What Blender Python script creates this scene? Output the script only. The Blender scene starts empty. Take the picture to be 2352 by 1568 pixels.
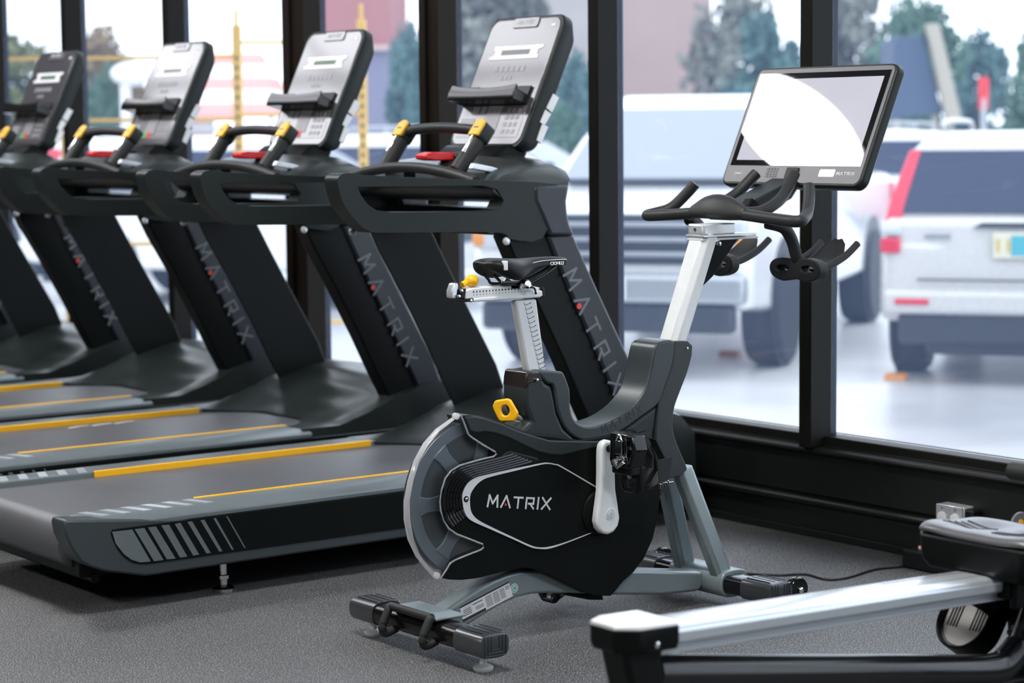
import bpy, bmesh, math, random
from mathutils import Vector, Matrix

random.seed(7)
scene = bpy.context.scene
col = scene.collection
PI = math.pi

# ------------------------------------------------------------------ camera
YAW, PITCH, ROLL = math.radians(52.79), math.radians(5.574), math.radians(-0.549)
CAM = Vector((0, 0, 1.254))
FWH = Vector((-math.sin(YAW), math.cos(YAW), 0))      # level view direction
RT = Vector((math.cos(YAW), math.sin(YAW), 0))        # to the camera's right
ZUP = Vector((0, 0, 1))
fw = FWH * math.cos(PITCH) - ZUP * math.sin(PITCH)
up0 = FWH * math.sin(PITCH) + ZUP * math.cos(PITCH)
rr = RT * math.cos(ROLL) + up0 * math.sin(ROLL)
uu = up0 * math.cos(ROLL) - RT * math.sin(ROLL)
cd = bpy.data.cameras.new('camera')
cam = bpy.data.objects.new('camera', cd)
col.objects.link(cam)
cam.matrix_world = Matrix(((rr.x, uu.x, -fw.x, CAM.x), (rr.y, uu.y, -fw.y, CAM.y),
                           (rr.z, uu.z, -fw.z, CAM.z), (0, 0, 0, 1)))
cd.sensor_width = 36.0
cd.lens = 5003.0 / 2352.0 * 36.0
cd.clip_end = 400
cd.dof.use_dof = True
cd.dof.focus_distance = 5.42
cd.dof.aperture_fstop = 3.3
scene.camera = cam

# ------------------------------------------------------------------ colour, world
scene.view_settings.view_transform = 'Standard'
scene.view_settings.look = 'None'
scene.view_settings.exposure = 0.0
scene.view_settings.gamma = 1.0
scene.view_settings.use_curve_mapping = False
scene.cycles.max_bounces = 8
scene.cycles.transparent_max_bounces = 16
scene.cycles.caustics_reflective = False
scene.cycles.caustics_refractive = False

world = bpy.data.worlds.new('overcast_sky')
scene.world = world
world.use_nodes = True
wn = world.node_tree
wn.nodes.clear()
wo = wn.nodes.new('ShaderNodeOutputWorld')
wb = wn.nodes.new('ShaderNodeBackground')
wt = wn.nodes.new('ShaderNodeTexCoord')
wz = wn.nodes.new('ShaderNodeTexNoise')
wz.inputs['Scale'].default_value = 2.5
wz.inputs['Detail'].default_value = 4
wr = wn.nodes.new('ShaderNodeValToRGB')
wr.color_ramp.elements[0].position = 0.35
wr.color_ramp.elements[0].color = (0.80, 0.88, 1.0, 1)
wr.color_ramp.elements[1].position = 0.62
wr.color_ramp.elements[1].color = (0.97, 0.98, 1.0, 1)
wb.inputs['Strength'].default_value = 3.0
wn.links.new(wt.outputs['Generated'], wz.inputs['Vector'])
wn.links.new(wz.outputs['Fac'], wr.inputs['Fac'])
wn.links.new(wr.outputs['Color'], wb.inputs['Color'])
wn.links.new(wb.outputs['Background'], wo.inputs['Surface'])

LAMP_DISC, LAMP_PANEL = 75.0, 4.6


# ------------------------------------------------------------------ materials
def mat(name, color, rough=0.5, metal=0.0, spec=0.5, var=0.06, scale=30.0, bump=0.0, coat=0.0, rvar=0.05, glow=0.0):
    m = bpy.data.materials.new(name)
    m.use_nodes = True
    nt = m.node_tree
    b = nt.nodes['Principled BSDF']
    b.inputs['Metallic'].default_value = metal
    b.inputs['Specular IOR Level'].default_value = spec
    b.inputs['Coat Weight'].default_value = coat
    b.inputs['Coat Roughness'].default_value = 0.08
    if glow:
        b.inputs['Emission Color'].default_value = (*color, 1)
        b.inputs['Emission Strength'].default_value = glow
    tc = nt.nodes.new('ShaderNodeTexCoord')
    nz = nt.nodes.new('ShaderNodeTexNoise')
    nz.inputs['Scale'].default_value = scale
    nz.inputs['Detail'].default_value = 3
    rp = nt.nodes.new('ShaderNodeValToRGB')
    lo = [c * (1 - var) for c in color]
    hi = [min(1, c * (1 + var)) for c in color]
    rp.color_ramp.elements[0].color = (*lo, 1)
    rp.color_ramp.elements[1].color = (*hi, 1)
    nt.links.new(tc.outputs['Object'], nz.inputs['Vector'])
    nt.links.new(nz.outputs['Fac'], rp.inputs['Fac'])
    nt.links.new(rp.outputs['Color'], b.inputs['Base Color'])
    mr = nt.nodes.new('ShaderNodeMapRange')
    mr.inputs['To Min'].default_value = max(0.005, rough - rvar)
    mr.inputs['To Max'].default_value = min(1, rough + rvar)
    nt.links.new(nz.outputs['Fac'], mr.inputs['Value'])
    nt.links.new(mr.outputs['Result'], b.inputs['Roughness'])
    if bump:
        n2 = nt.nodes.new('ShaderNodeTexNoise')
        n2.inputs['Scale'].default_value = scale * 12
        bp = nt.nodes.new('ShaderNodeBump')
        bp.inputs['Strength'].default_value = bump
        bp.inputs['Distance'].default_value = 0.002
        nt.links.new(tc.outputs['Object'], n2.inputs['Vector'])
        nt.links.new(n2.outputs['Fac'], bp.inputs['Height'])
        nt.links.new(bp.outputs['Normal'], b.inputs['Normal'])
    return m


def emat(name, color, strength):
    m = bpy.data.materials.new(name)
    m.use_nodes = True
    nt = m.node_tree
    nt.nodes.clear()
    o = nt.nodes.new('ShaderNodeOutputMaterial')
    e = nt.nodes.new('ShaderNodeEmission')
    e.inputs['Color'].default_value = (*color, 1)
    e.inputs['Strength'].default_value = strength
    nt.links.new(e.outputs['Emission'], o.inputs['Surface'])
    return m


def clear_mat(name, tint, gloss_rough, veil, veil_color, ior=1.45, diffuse_veil=False):
    """thin clear sheet: transparent, a Fresnel reflection, and a veil, haze or highlight put into the colour"""
    m = bpy.data.materials.new(name)
    m.use_nodes = True
    nt = m.node_tree
    nt.nodes.clear()
    o = nt.nodes.new('ShaderNodeOutputMaterial')
    tr = nt.nodes.new('ShaderNodeBsdfTransparent')
    tr.inputs['Color'].default_value = (*tint, 1)
    gl = nt.nodes.new('ShaderNodeBsdfGlossy')
    gl.inputs['Roughness'].default_value = gloss_rough
    lw = nt.nodes.new('ShaderNodeLayerWeight')          # Schlick reflectance, the same from both sides of the sheet
    lw.inputs['Blend'].default_value = 0.5
    pw = nt.nodes.new('ShaderNodeMath')
    pw.operation = 'POWER'
    pw.inputs[1].default_value = 5.0
    fr = nt.nodes.new('ShaderNodeMapRange')
    f0 = ((ior - 1) / (ior + 1)) ** 2
    fr.inputs['To Min'].default_value = f0
    fr.inputs['To Max'].default_value = 1.0
    nt.links.new(lw.outputs['Facing'], pw.inputs[0])
    nt.links.new(pw.outputs['Value'], fr.inputs['Value'])
    m1 = nt.nodes.new('ShaderNodeMixShader')
    nt.links.new(fr.outputs['Result'], m1.inputs['Fac'])
    nt.links.new(tr.outputs['BSDF'], m1.inputs[1])
    nt.links.new(gl.outputs['BSDF'], m1.inputs[2])
    tl = nt.nodes.new('ShaderNodeBsdfDiffuse' if diffuse_veil else 'ShaderNodeBsdfTranslucent')
    tl.inputs['Color'].default_value = (*veil_color, 1)
    m2 = nt.nodes.new('ShaderNodeMixShader')
    tc = nt.nodes.new('ShaderNodeTexCoord')
    nz = nt.nodes.new('ShaderNodeTexNoise')
    nz.inputs['Scale'].default_value = 1.6
    nz.inputs['Detail'].default_value = 5
    mr = nt.nodes.new('ShaderNodeMapRange')
    mr.inputs['To Min'].default_value = veil * 0.8
    mr.inputs['To Max'].default_value = veil * 1.2
    nt.links.new(tc.outputs['Object'], nz.inputs['Vector'])
    nt.links.new(nz.outputs['Fac'], mr.inputs['Value'])
    nt.links.new(mr.outputs['Result'], m2.inputs['Fac'])
    nt.links.new(m1.outputs['Shader'], m2.inputs[1])
    nt.links.new(tl.outputs['BSDF'], m2.inputs[2])
    nt.links.new(m2.outputs['Shader'], o.inputs['Surface'])
    return m


M = {}
M['black'] = mat('black_plastic', (0.008, 0.0095, 0.010), 0.45, spec=0.22, bump=0.05)
M['satin'] = mat('satin_black', (0.005, 0.0065, 0.0065), 0.38, spec=0.13)
M['gloss'] = mat('gloss_black', (0.005, 0.006, 0.0065), 0.14, spec=0.45)
M['rubber'] = mat('black_rubber', (0.014, 0.016, 0.0165), 0.6, spec=0.4, bump=0.1)
M['grip'] = mat('grip_foam', (0.020, 0.0215, 0.0225), 0.5, spec=0.4, bump=0.25)
M['dgray'] = mat('dark_gray_plastic', (0.015, 0.020, 0.020), 0.42, spec=0.25, bump=0.05)
M['hood'] = mat('hood_plastic', (0.018, 0.023, 0.022), 0.31, spec=0.45, bump=0.04)
M['slate'] = mat('slate_panel', (0.022, 0.027, 0.036), 0.36, spec=0.40)
M['trim'] = mat('gray_trim', (0.145, 0.172, 0.185), 0.34, metal=0.2)
M['frame'] = mat('bike_frame_gray', (0.034, 0.044, 0.048), 0.36, spec=0.4, bump=0.03)
M['frame2'] = mat('bike_side_gray', (0.022, 0.029, 0.031), 0.42, spec=0.3, bump=0.03)
M['silver'] = mat('silver_paint', (0.235, 0.285, 0.30), 0.34, metal=0.3)
M['alu'] = mat('brushed_aluminium', (0.66, 0.70, 0.74), 0.30, metal=0.6, var=0.02, rvar=0.01)
M['chrome'] = mat('chrome', (0.75, 0.75, 0.75), 0.12, metal=1.0)
M['steel'] = mat('zinc_steel', (0.70, 0.73, 0.74), 0.28, metal=0.45, rvar=0.01)
M['white'] = mat('white_enamel', (0.74, 0.77, 0.79), 0.32)
M['sticker'] = mat('white_sticker', (0.82, 0.83, 0.85), 0.5)
M['ink'] = mat('dark_ink', (0.03, 0.03, 0.032), 0.5)
M['gink'] = mat('gray_ink', (0.15, 0.165, 0.18), 0.45)
M['logo'] = mat('silver_ink', (0.62, 0.64, 0.68), 0.4)
M['red'] = mat('red_plastic', (0.72, 0.02, 0.025), 0.35)
M['reddot'] = mat('red_ink', (0.75, 0.05, 0.03), 0.45)
M['yellow'] = mat('yellow_plastic', (1.0, 0.50, 0.006), 0.35)
M['green'] = mat('green_plastic', (0.04, 0.45, 0.14), 0.4)
M['belt'] = mat('running_belt', (0.088, 0.090, 0.099), 0.40, var=0.08, scale=9, bump=0.08, spec=0.6)
M['overlay'] = mat('console_overlay', (0.075, 0.075, 0.088), 0.14, spec=0.9, coat=0.8, var=0.03, rvar=0.01)
M['overlay2'] = mat('console_keypad', (0.15, 0.15, 0.165), 0.2, spec=0.9, coat=0.6)
M['keys'] = mat('keypad_keys', (0.30, 0.30, 0.325), 0.35)
M['display'] = mat('white_display_frame', (0.86, 0.87, 0.9), 0.35)
M['lcd'] = mat('display_window', (0.10, 0.105, 0.115), 0.2)
M['led'] = emat('green_led', (0.12, 0.75, 0.2), 0.45)
M['clear'] = clear_mat('clear_shroud', (0.97, 0.98, 0.985), 0.04, 0.018, (0.75, 0.8, 0.85), 1.5)
M['bezel'] = mat('screen_bezel', (0.135, 0.13, 0.145), 0.42, var=0.02, rvar=0.01)
M['screen'] = mat('black_glass', (0.006, 0.007, 0.008), 0.012, spec=0.6, rvar=0.002)
M['railalu'] = mat('rail_aluminium', (0.66, 0.71, 0.76), 0.26, metal=0.55, var=0.02, rvar=0.01)
M['carlid'] = mat('pale_cap', (0.82, 0.82, 0.84), 0.2, spec=0.7, rvar=0.01)
M['tubeblack'] = mat('tube_black_paint', (0.006, 0.007, 0.008), 0.22, spec=0.5)
M['cover'] = mat('dark_cover_plastic', (0.042, 0.053, 0.057), 0.38, spec=0.35)
M['cap'] = mat('ribbed_cap_plastic', (0.034, 0.038, 0.042), 0.30, spec=0.8)
M['wire'] = mat('black_wire', (0.012, 0.012, 0.012), 0.4)


# ------------------------------------------------------------------ mesh helpers
class MB:
    def __init__(self):
        self.bm = bmesh.new()

    def box(self, cx, cy, cz, sx, sy, sz, rot=None):
        r = bmesh.ops.create_cube(self.bm, size=1.0)
        mt = Matrix.Translation((cx, cy, cz)) @ (rot.to_4x4() if rot else Matrix()) @ Matrix.Diagonal((sx, sy, sz, 1))
        bmesh.ops.transform(self.bm, matrix=mt, verts=r['verts'])
        return self

    def prism(self, pts, a0, a1, axis='x'):
        """closed outline extruded between a0 and a1 along an axis; pts are the two other coordinates in order"""
        def P(p, a):
            if axis == 'x':
                return (a, p[0], p[1])
            if axis == 'y':
                return (p[0], a, p[1])
            return (p[0], p[1], a)
        v0 = [self.bm.verts.new(P(p, a0)) for p in pts]
        v1 = [self.bm.verts.new(P(p, a1)) for p in pts]
        n = len(pts)
        self.bm.faces.new(v0)
        self.bm.faces.new(v1[::-1])
        for i in range(n):
            j = (i + 1) % n
            self.bm.faces.new((v0[j], v0[i], v1[i], v1[j]))
        return self

    def plate(self, outer, holes, a0, a1, axis='x'):
        """outline with holes, extruded"""
        def P(p, a):
            if axis == 'x':
                return (a, p[0], p[1])
            if axis == 'y':
                return (p[0], a, p[1])
            return (p[0], p[1], a)
        ed = []
        for loop in [outer] + holes:
            vs = [self.bm.verts.new(P(p, a0)) for p in loop]
            ed += [self.bm.edges.new((vs[i], vs[(i + 1) % len(vs)])) for i in range(len(vs))]
        r = bmesh.ops.triangle_fill(self.bm, use_beauty=True, use_dissolve=False, edges=ed)
        fs = [g for g in r['geom'] if isinstance(g, bmesh.types.BMFace)]
        e = bmesh.ops.extrude_face_region(self.bm, geom=fs, use_keep_orig=True)
        vs = [g for g in e['geom'] if isinstance(g, bmesh.types.BMVert)]
        d = a1 - a0
        bmesh.ops.translate(self.bm, verts=vs, vec=(d if axis == 'x' else 0, d if axis == 'y' else 0, d if axis == 'z' else 0))
        return self

    def tube(self, path, r, seg=12, ry=None, cap=True, closed=False, upv=(0, 0, 1)):
        """sweep an ellipse along a path; r may be one value or one per point"""
        P = [Vector(p) for p in path]
        n = len(P)
        rings = []
        for i in range(n):
            if closed:
                t = P[(i + 1) % n] - P[i - 1]
            else:
                t = P[min(i + 1, n - 1)] - P[max(i - 1, 0)]
            t.normalize()
            u = Vector(upv)
            if abs(t.dot(u)) > 0.97:
                u = Vector((1, 0, 0))
            s = t.cross(u).normalized()
            w = s.cross(t).normalized()
            ra = r[i] if isinstance(r, (list, tuple)) else r
            rb = (ry[i] if isinstance(ry, (list, tuple)) else ry) if ry is not None else ra
            rings.append([self.bm.verts.new(P[i] + s * (ra * math.cos(2 * PI * k / seg)) + w * (rb * math.sin(2 * PI * k / seg))) for k in range(seg)])
        m = n if closed else n - 1
        for i in range(m):
            a, b = rings[i], rings[(i + 1) % n]
            for k in range(seg):
                l = (k + 1) % seg
                self.bm.faces.new((a[k], a[l], b[l], b[k]))
        if cap and not closed:
            self.bm.faces.new(rings[0][::-1])
            self.bm.faces.new(rings[-1])
        return self

    def lathe(self, prof, origin=(0, 0, 0), axis='z', seg=32):
        """prof = [(radius, height)...] turned round an axis through origin"""
        o = Vector(origin)
        rings = []
        for (r, h) in prof:
            ring = []
            for k in range(seg):
                a = 2 * PI * k / seg
                c, s = r * math.cos(a), r * math.sin(a)
                p = {'z': (c, s, h), 'x': (h, c, s), 'y': (s, h, c)}[axis]
                ring.append(self.bm.verts.new(o + Vector(p)))
            rings.append(ring)
        for i in range(len(rings) - 1):
            for k in range(seg):
                l = (k + 1) % seg
                self.bm.faces.new((rings[i][k], rings[i][l], rings[i + 1][l], rings[i + 1][k]))
        self.bm.faces.new(rings[0][::-1])
        self.bm.faces.new(rings[-1])
        return self

    def loft(self, rings, caps=True, closed=True):
        R = [[self.bm.verts.new(p) for p in ring] for ring in rings]
        n = len(R[0])
        for i in range(len(R) - 1):
            for k in range(n if closed else n - 1):
                l = (k + 1) % n
                self.bm.faces.new((R[i][k], R[i][l], R[i + 1][l], R[i + 1][k]))
        if caps and closed:
            self.bm.faces.new(R[0][::-1])
            self.bm.faces.new(R[-1])
        return self

    def ball(self, c, rx, ry, rz, sub=3):
        r = bmesh.ops.create_icosphere(self.bm, subdivisions=sub, radius=1.0)
        bmesh.ops.transform(self.bm, matrix=Matrix.Translation(c) @ Matrix.Diagonal((rx, ry, rz, 1)), verts=r['verts'])
        return self

    def xform(self, mt):
        bmesh.ops.transform(self.bm, matrix=mt, verts=self.bm.verts)
        return self

    def build(self, name, m, parent=None, bevel=0.0, seg=2, sub=0, sharp=38, label=None):
        bmesh.ops.recalc_face_normals(self.bm, faces=self.bm.faces)
        me = bpy.data.meshes.new(name)
        self.bm.to_mesh(me)
        self.bm.free()
        me.materials.append(m)
        for p in me.polygons:
            p.use_smooth = True
        if not sub:
            me.set_sharp_from_angle(angle=math.radians(sharp))
        o = bpy.data.objects.new(name, me)
        col.objects.link(o)
        if parent:
            o.parent = parent
        if bevel:
            b = o.modifiers.new('bevel', 'BEVEL')
            b.width = bevel
            b.segments = seg
            b.limit_method = 'ANGLE'
            b.angle_limit = math.radians(35)
            b.harden_normals = False
        if sub:
            s = o.modifiers.new('subdiv', 'SUBSURF')
            s.levels = s.render_levels = sub
        if label:
            o['label'] = label
        return o


def tag(o, label=None, cat=None, group=None, kind=None):
    if label:
        o['label'] = label
    if cat:
        o['category'] = cat
    if group:
        o['group'] = group
    if kind:
        o['kind'] = kind
    return o


def empty(name, loc, rz=0.0):
    o = bpy.data.objects.new(name, None)
    o.empty_display_size = 0.1
    col.objects.link(o)
    o.location = loc
    o.rotation_euler = (0, 0, rz)
    return o


def copy_tree(o, parent=None):
    c = o.copy()
    col.objects.link(c)
    if parent:
        c.parent = parent
    for ch in list(o.children):
        copy_tree(ch, c)
    return c


def rrect(w, h, r, n=5, cx=0.0, cy=0.0):
    out = []
    for (sx, sy, a0) in ((1, 1, 0), (-1, 1, 90), (-1, -1, 180), (1, -1, 270)):
        for k in range(n + 1):
            a = math.radians(a0 + 90.0 * k / n)
            out.append((cx + sx * (w / 2 - r) + r * math.cos(a), cy + sy * (h / 2 - r) + r * math.sin(a)))
    return out


def smooth_path(pts, n=6, closed=False):
    """Catmull-Rom through the points"""
    P = [Vector(p) for p in pts]
    out = []
    m = len(P)
    rng = range(m if closed else m - 1)
    for i in rng:
        if closed:
            a, b, c, d = P[i - 1], P[i], P[(i + 1) % m], P[(i + 2) % m]
        else:
            a, b, c, d = P[max(i - 1, 0)], P[i], P[i + 1], P[min(i + 2, m - 1)]
        for k in range(n):
            t = k / n
            out.append(0.5 * ((2 * b) + (c - a) * t + (2 * a - 5 * b + 4 * c - d) * t * t + (3 * b - a - 3 * c + d) * t ** 3))
    if not closed:
        out.append(P[-1])
    return out


def sm2(pts, n=4):
    return [(p.x, p.y) for p in smooth_path([(a, b, 0) for a, b in pts], n, closed=True)]


def so2(pts, n=4):
    return [(q.x, q.y) for q in smooth_path([(a, b, 0) for a, b in pts], n)]


# the wide-spaced maker's wordmark as strokes: M A T R I X, the A without a crossbar
GLYPH = {
    'M': (1.15, [[(0.0, 0), (0.10, 1), (0.56, 0.28), (1.04, 1), (1.15, 0)]]),
    'A': (1.05, [[(0.0, 0), (0.52, 1), (1.05, 0)]]),
    'T': (1.0, [[(0.0, 0.92), (1.0, 0.92)], [(0.5, 0.92), (0.5, 0)]]),
    'R': (0.98, [[(0.06, 0), (0.06, 0.92), (0.92, 0.92), (0.92, 0.42), (0.34, 0.42)], [(0.5, 0.42), (0.96, 0)]]),
    'I': (0.14, [[(0.07, 0), (0.07, 1)]]),
    'X': (1.0, [[(0.0, 0), (1.0, 1)], [(0.0, 1), (1.0, 0)]]),
}


def wordmark(width, height, thick=0.16, depth=0.0012, gap=0.42):
    """MATRIX in the plane z=0 from x=0..width, y=0..height; returns (MB letters, dot centre)"""
    mb = MB()
    x = 0
    segs = []
    dot = None
    for ch in 'MATRIX':
        w, strokes = GLYPH[ch]
        if ch == 'A':
            dot = (x + w * 0.5, 0.2)
        for s in strokes:
            for a, b in zip(s[:-1], s[1:]):
                segs.append(((x + a[0], a[1]), (x + b[0], b[1])))
        x += w + gap
    total = x - gap
    kx = width / total
    ky = height
    for i, (a, b) in enumerate(segs):
        A = Vector((a[0] * kx, a[1] * ky))
        B_ = Vector((b[0] * kx, b[1] * ky))
        d = (B_ - A).normalized()
        n = Vector((-d.y, d.x)) * (thick * height / 2)
        A -= d * (thick * height * 0.42)
        B_ += d * (thick * height * 0.42)
        e = depth * (1 + 0.03 * (i % 3))
        mb.prism([tuple(A + n), tuple(B_ + n), tuple(B_ - n), tuple(A - n)], 0.0, e, 'z')
    return mb, (dot[0] * kx, dot[1] * ky)


def basis(o, ex, ey):
    """matrix whose x and y axes run along ex, ey from o"""
    ex = Vector(ex).normalized()
    ey = Vector(ey)
    ez = ex.cross(ey).normalized()
    ey = ez.cross(ex).normalized()
    return Matrix(((ex.x, ey.x, ez.x, o[0]), (ex.y, ey.y, ez.y, o[1]), (ex.z, ey.z, ez.z, o[2]), (0, 0, 0, 1)))


def lettering(text, size, depth, m, name, parent, mt, bold=False):
    """text turned into a mesh part"""
    cu = bpy.data.curves.new('lettering', 'FONT')
    cu.body = text
    cu.size = size
    cu.extrude = depth
    if bold:
        cu.offset = size * 0.02
    t = bpy.data.objects.new('lettering', cu)
    col.objects.link(t)
    dg = bpy.context.evaluated_depsgraph_get()
    me = bpy.data.meshes.new_from_object(t.evaluated_get(dg))
    bpy.data.objects.remove(t)
    me.transform(mt)
    me.materials.clear()
    me.materials.append(m)
    o = bpy.data.objects.new(name, me)
    col.objects.link(o)
    o.parent = parent
    return o

# ================================================================== the room
WY = 4.72          # inner face of the window wall


def struct(mb, name, m, bevel=0.0, parent=None):
    o = mb.build(name, m, parent, bevel=bevel)
    if not parent:
        o['kind'] = 'structure'
    return o


def floor_material():
    m = bpy.data.materials.new('speckled_rubber_floor')
    m.use_nodes = True
    nt = m.node_tree
    b = nt.nodes['Principled BSDF']
    b.inputs['Specular IOR Level'].default_value = 0.45
    tc = nt.nodes.new('ShaderNodeTexCoord')
    v = nt.nodes.new('ShaderNodeTexNoise')
    v.inputs['Scale'].default_value = 300
    v.inputs['Detail'].default_value = 2
    r1 = nt.nodes.new('ShaderNodeValToRGB')
    r1.color_ramp.elements[0].position = 0.56
    r1.color_ramp.elements[0].color = (0, 0, 0, 1)
    r1.color_ramp.elements[1].position = 0.66
    r1.color_ramp.elements[1].color = (1, 1, 1, 1)
    n2 = nt.nodes.new('ShaderNodeTexNoise')
    n2.inputs['Scale'].default_value = 1.6
    n2.inputs['Detail'].default_value = 4
    r2 = nt.nodes.new('ShaderNodeValToRGB')
    r2.color_ramp.elements[0].position = 0.3
    r2.color_ramp.elements[0].color = (0.040, 0.041, 0.042, 1)
    r2.color_ramp.elements[1].position = 0.75
    r2.color_ramp.elements[1].color = (0.062, 0.063, 0.066, 1)
    mx = nt.nodes.new('ShaderNodeMix')
    mx.data_type = 'RGBA'
    mx.inputs['B'].default_value = (0.46, 0.47, 0.48, 1)
    nt.links.new(tc.outputs['Object'], v.inputs['Vector'])
    nt.links.new(tc.outputs['Object'], n2.inputs['Vector'])
    nt.links.new(v.outputs['Fac'], r1.inputs['Fac'])
    nt.links.new(n2.outputs['Fac'], r2.inputs['Fac'])
    nt.links.new(r1.outputs['Color'], mx.inputs['Factor'])
    nt.links.new(r2.outputs['Color'], mx.inputs['A'])
    nt.links.new(mx.outputs['Result'], b.inputs['Base Color'])
    b.inputs['Roughness'].default_value = 0.62
    bp = nt.nodes.new('ShaderNodeBump')
    bp.inputs['Strength'].default_value = 0.5
    bp.inputs['Distance'].default_value = 0.002
    nt.links.new(v.outputs['Fac'], bp.inputs['Height'])
    nt.links.new(bp.outputs['Normal'], b.inputs['Normal'])
    return m


M['floor'] = floor_material()
M['darkwall'] = mat('black_wall_paint', (0.008, 0.010, 0.0085), 0.36, bump=0.15, var=0.15, scale=6)
M['mullion'] = mat('dark_mullion_paint', (0.007, 0.0072, 0.0062), 0.5, spec=0.15, var=0.2, scale=8)
M['pillar'] = mat('brown_black_paint', (0.013, 0.009, 0.006), 0.5, spec=0.15, var=0.25, scale=5)
M['ceil'] = mat('white_ceiling', (0.40, 0.40, 0.42), 0.8)
M['backwall'] = mat('gray_wall', (0.05, 0.05, 0.05), 0.8)
M['leftwall'] = mat('brown_wall', (0.07, 0.055, 0.045), 0.8)
M['window'] = clear_mat('veiled_window_glass', (0.94, 0.965, 0.98), 0.0, 0.032, (0.42, 0.60, 1.0))  # bluish veil of flare and reflections put into the panes as translucence

XL, XR, YB, ZC = -13.7, 3.5, -6.0, 3.6
struct(MB().box((XL + XR) / 2, (WY + YB) / 2, -0.05, XR - XL, WY - YB, 0.1), 'floor', M['floor'])
struct(MB().box((XL + XR) / 2, (WY + 0.2 + YB) / 2, ZC + 0.06, XR - XL + 0.4, WY - YB + 0.6, 0.12), 'ceiling', M['ceil'])
struct(MB().box((XL + XR) / 2, YB - 0.06, 1.75, XR - XL + 0.2, 0.12, 3.7), 'wall_back', M['backwall'])
struct(MB().box(XL - 0.06, (WY + YB) / 2, 1.75, 0.12, WY - YB, 3.7), 'wall_left', M['leftwall'])
struct(MB().box(XR + 0.06, (WY + YB) / 2, 1.75, 0.12, WY - YB, 3.7), 'wall_right', M['backwall'])
# low wall under the glass: floor plinth, rolled moulding, flat band and sill
prof = [(WY + 0.16, -0.45), (WY + 0.16, 0.27), (WY + 0.0, 0.27), (WY + 0.0, 0.0), (WY + 0.0, -0.45)]
struct(MB().prism(prof, XL, XR, 'x'), 'wall_front', M['darkwall'])
struct(MB().prism([(WY - 0.012, 0.135), (WY - 0.012, 0.262), (WY + 0.0, 0.262), (WY + 0.0, 0.135)], XL, XR, 'x'), 'trim_1', M['darkwall'], 0.002)
struct(MB().prism([(WY + 0.0, 0.128), (WY - 0.026, 0.126), (WY - 0.034, 0.116), (WY - 0.030, 0.106), (WY - 0.012, 0.098), (WY + 0.0, 0.096)], XL, XR, 'x'), 'trim_2', M['darkwall'], 0.004)
struct(MB().prism([(WY + 0.10, 0.270), (WY - 0.030, 0.262), (WY - 0.034, 0.270), (WY - 0.028, 0.278), (WY + 0.012, 0.284), (WY + 0.016, 0.312), (WY + 0.06, 0.315), (WY + 0.1, 0.315)], XL, XR, 'x'), 'trim_3', M['mullion'], 0.003)
struct(MB().box((XL + XR) / 2, WY - 0.006, 0.012, XR - XL, 0.012, 0.024), 'baseboard_front', M['darkwall'], 0.002)
struct(MB().box((XL + XR) / 2, WY + 0.08, 3.25, XR - XL, 0.16, 0.7), 'wall_front_head', M['darkwall'])

# mullions: (left edge, width, how far they stand into the room)
MUL = [(-13.6, 0.06, 0.045), (-12.6, 0.05, 0.045), (-11.6, 0.05, 0.045), (-10.62, 0.05, 0.045), (-9.727, 0.05, 0.045), (-8.708, 0.05, 0.045),
       (-7.686, 0.155, 0.045), (-6.712, 0.118, 0.045), (-5.722, 0.052, 0.045), (-4.717, 0.05, 0.045), (-3.62, 0.05, 0.045),
       (-2.55, 0.05, 0.045), (-1.5, 0.05, 0.045), (-0.45, 0.05, 0.045), (0.6, 0.05, 0.045), (1.65, 0.05, 0.045), (2.7, 0.05, 0.045)]
tn = 4
for i, (x0, w, dpt) in enumerate(MUL):
    big = w > 0.1
    mb = MB().box(x0 + w / 2, WY + 0.02 - dpt / 2 + 0.015, 1.6, w, dpt + 0.07, 2.64)
    if big:
        mb.box(x0 + w * 0.3, WY - dpt - 0.004, 1.6, w * 0.35, 0.02, 2.64)
    o = struct(mb, 'trim_%d' % tn, M['pillar'] if big else M['mullion'], 0.004)
    tn += 1
    if not big:
        for zz in (0.35, 0.62, 0.95, 1.3, 1.62, 1.95):
            MB().lathe([(0.004, 0), (0.004, 0.002), (0.002, 0.004)], (x0 + w * 0.75, WY - dpt + 0.001, zz), 'y', 10).xform(
                Matrix.Translation((0, 0, 0))).build('screw', M['steel'], o)
wn_ = 1
for a, b in zip(MUL[:-1], MUL[1:]):
    x0, x1 = a[0] + a[1], b[0]
    struct(MB().box((x0 + x1) / 2, WY + 0.045, 1.61, x1 - x0 - 0.002, 0.006, 2.58), 'window_%d' % wn_, M['window'])
    wn_ += 1

# ceiling lamps: round pendant discs and a run of flat panels
M['lampglow'] = emat('lamp_diffuser', (1.0, 0.985, 0.96), LAMP_DISC)
M['panelglow'] = emat('panel_diffuser', (0.94, 0.94, 1.0), LAMP_PANEL)
M['lampbody'] = mat('lamp_body_white', (0.8, 0.8, 0.8), 0.4)


def disc_lamp(x, y, label):
    t = tag(empty('ceiling_lamp', (x, y, ZC)), label, 'lamp', 'round ceiling lamps')
    MB().lathe([(0.38, -0.005), (0.38, 0.0), (0.2, 0.0)], (0, 0, 0), 'z', 48).build('lamp_body', M['lampbody'], t)
    MB().lathe([(0.36, -0.012), (0.36, -0.006)], (0, 0, 0), 'z', 64).build('diffuser', M['lampglow'], t)
    return t


for (x, y) in ((-7.40, 2.20), (-3.6, 2.2), (-0.4, 2.2), (-7.4, -2.4), (-3.6, -2.4), (-0.4, -2.4)):
    disc_lamp(x, y, 'round flat white ceiling lamp over the exercise machines')


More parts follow.
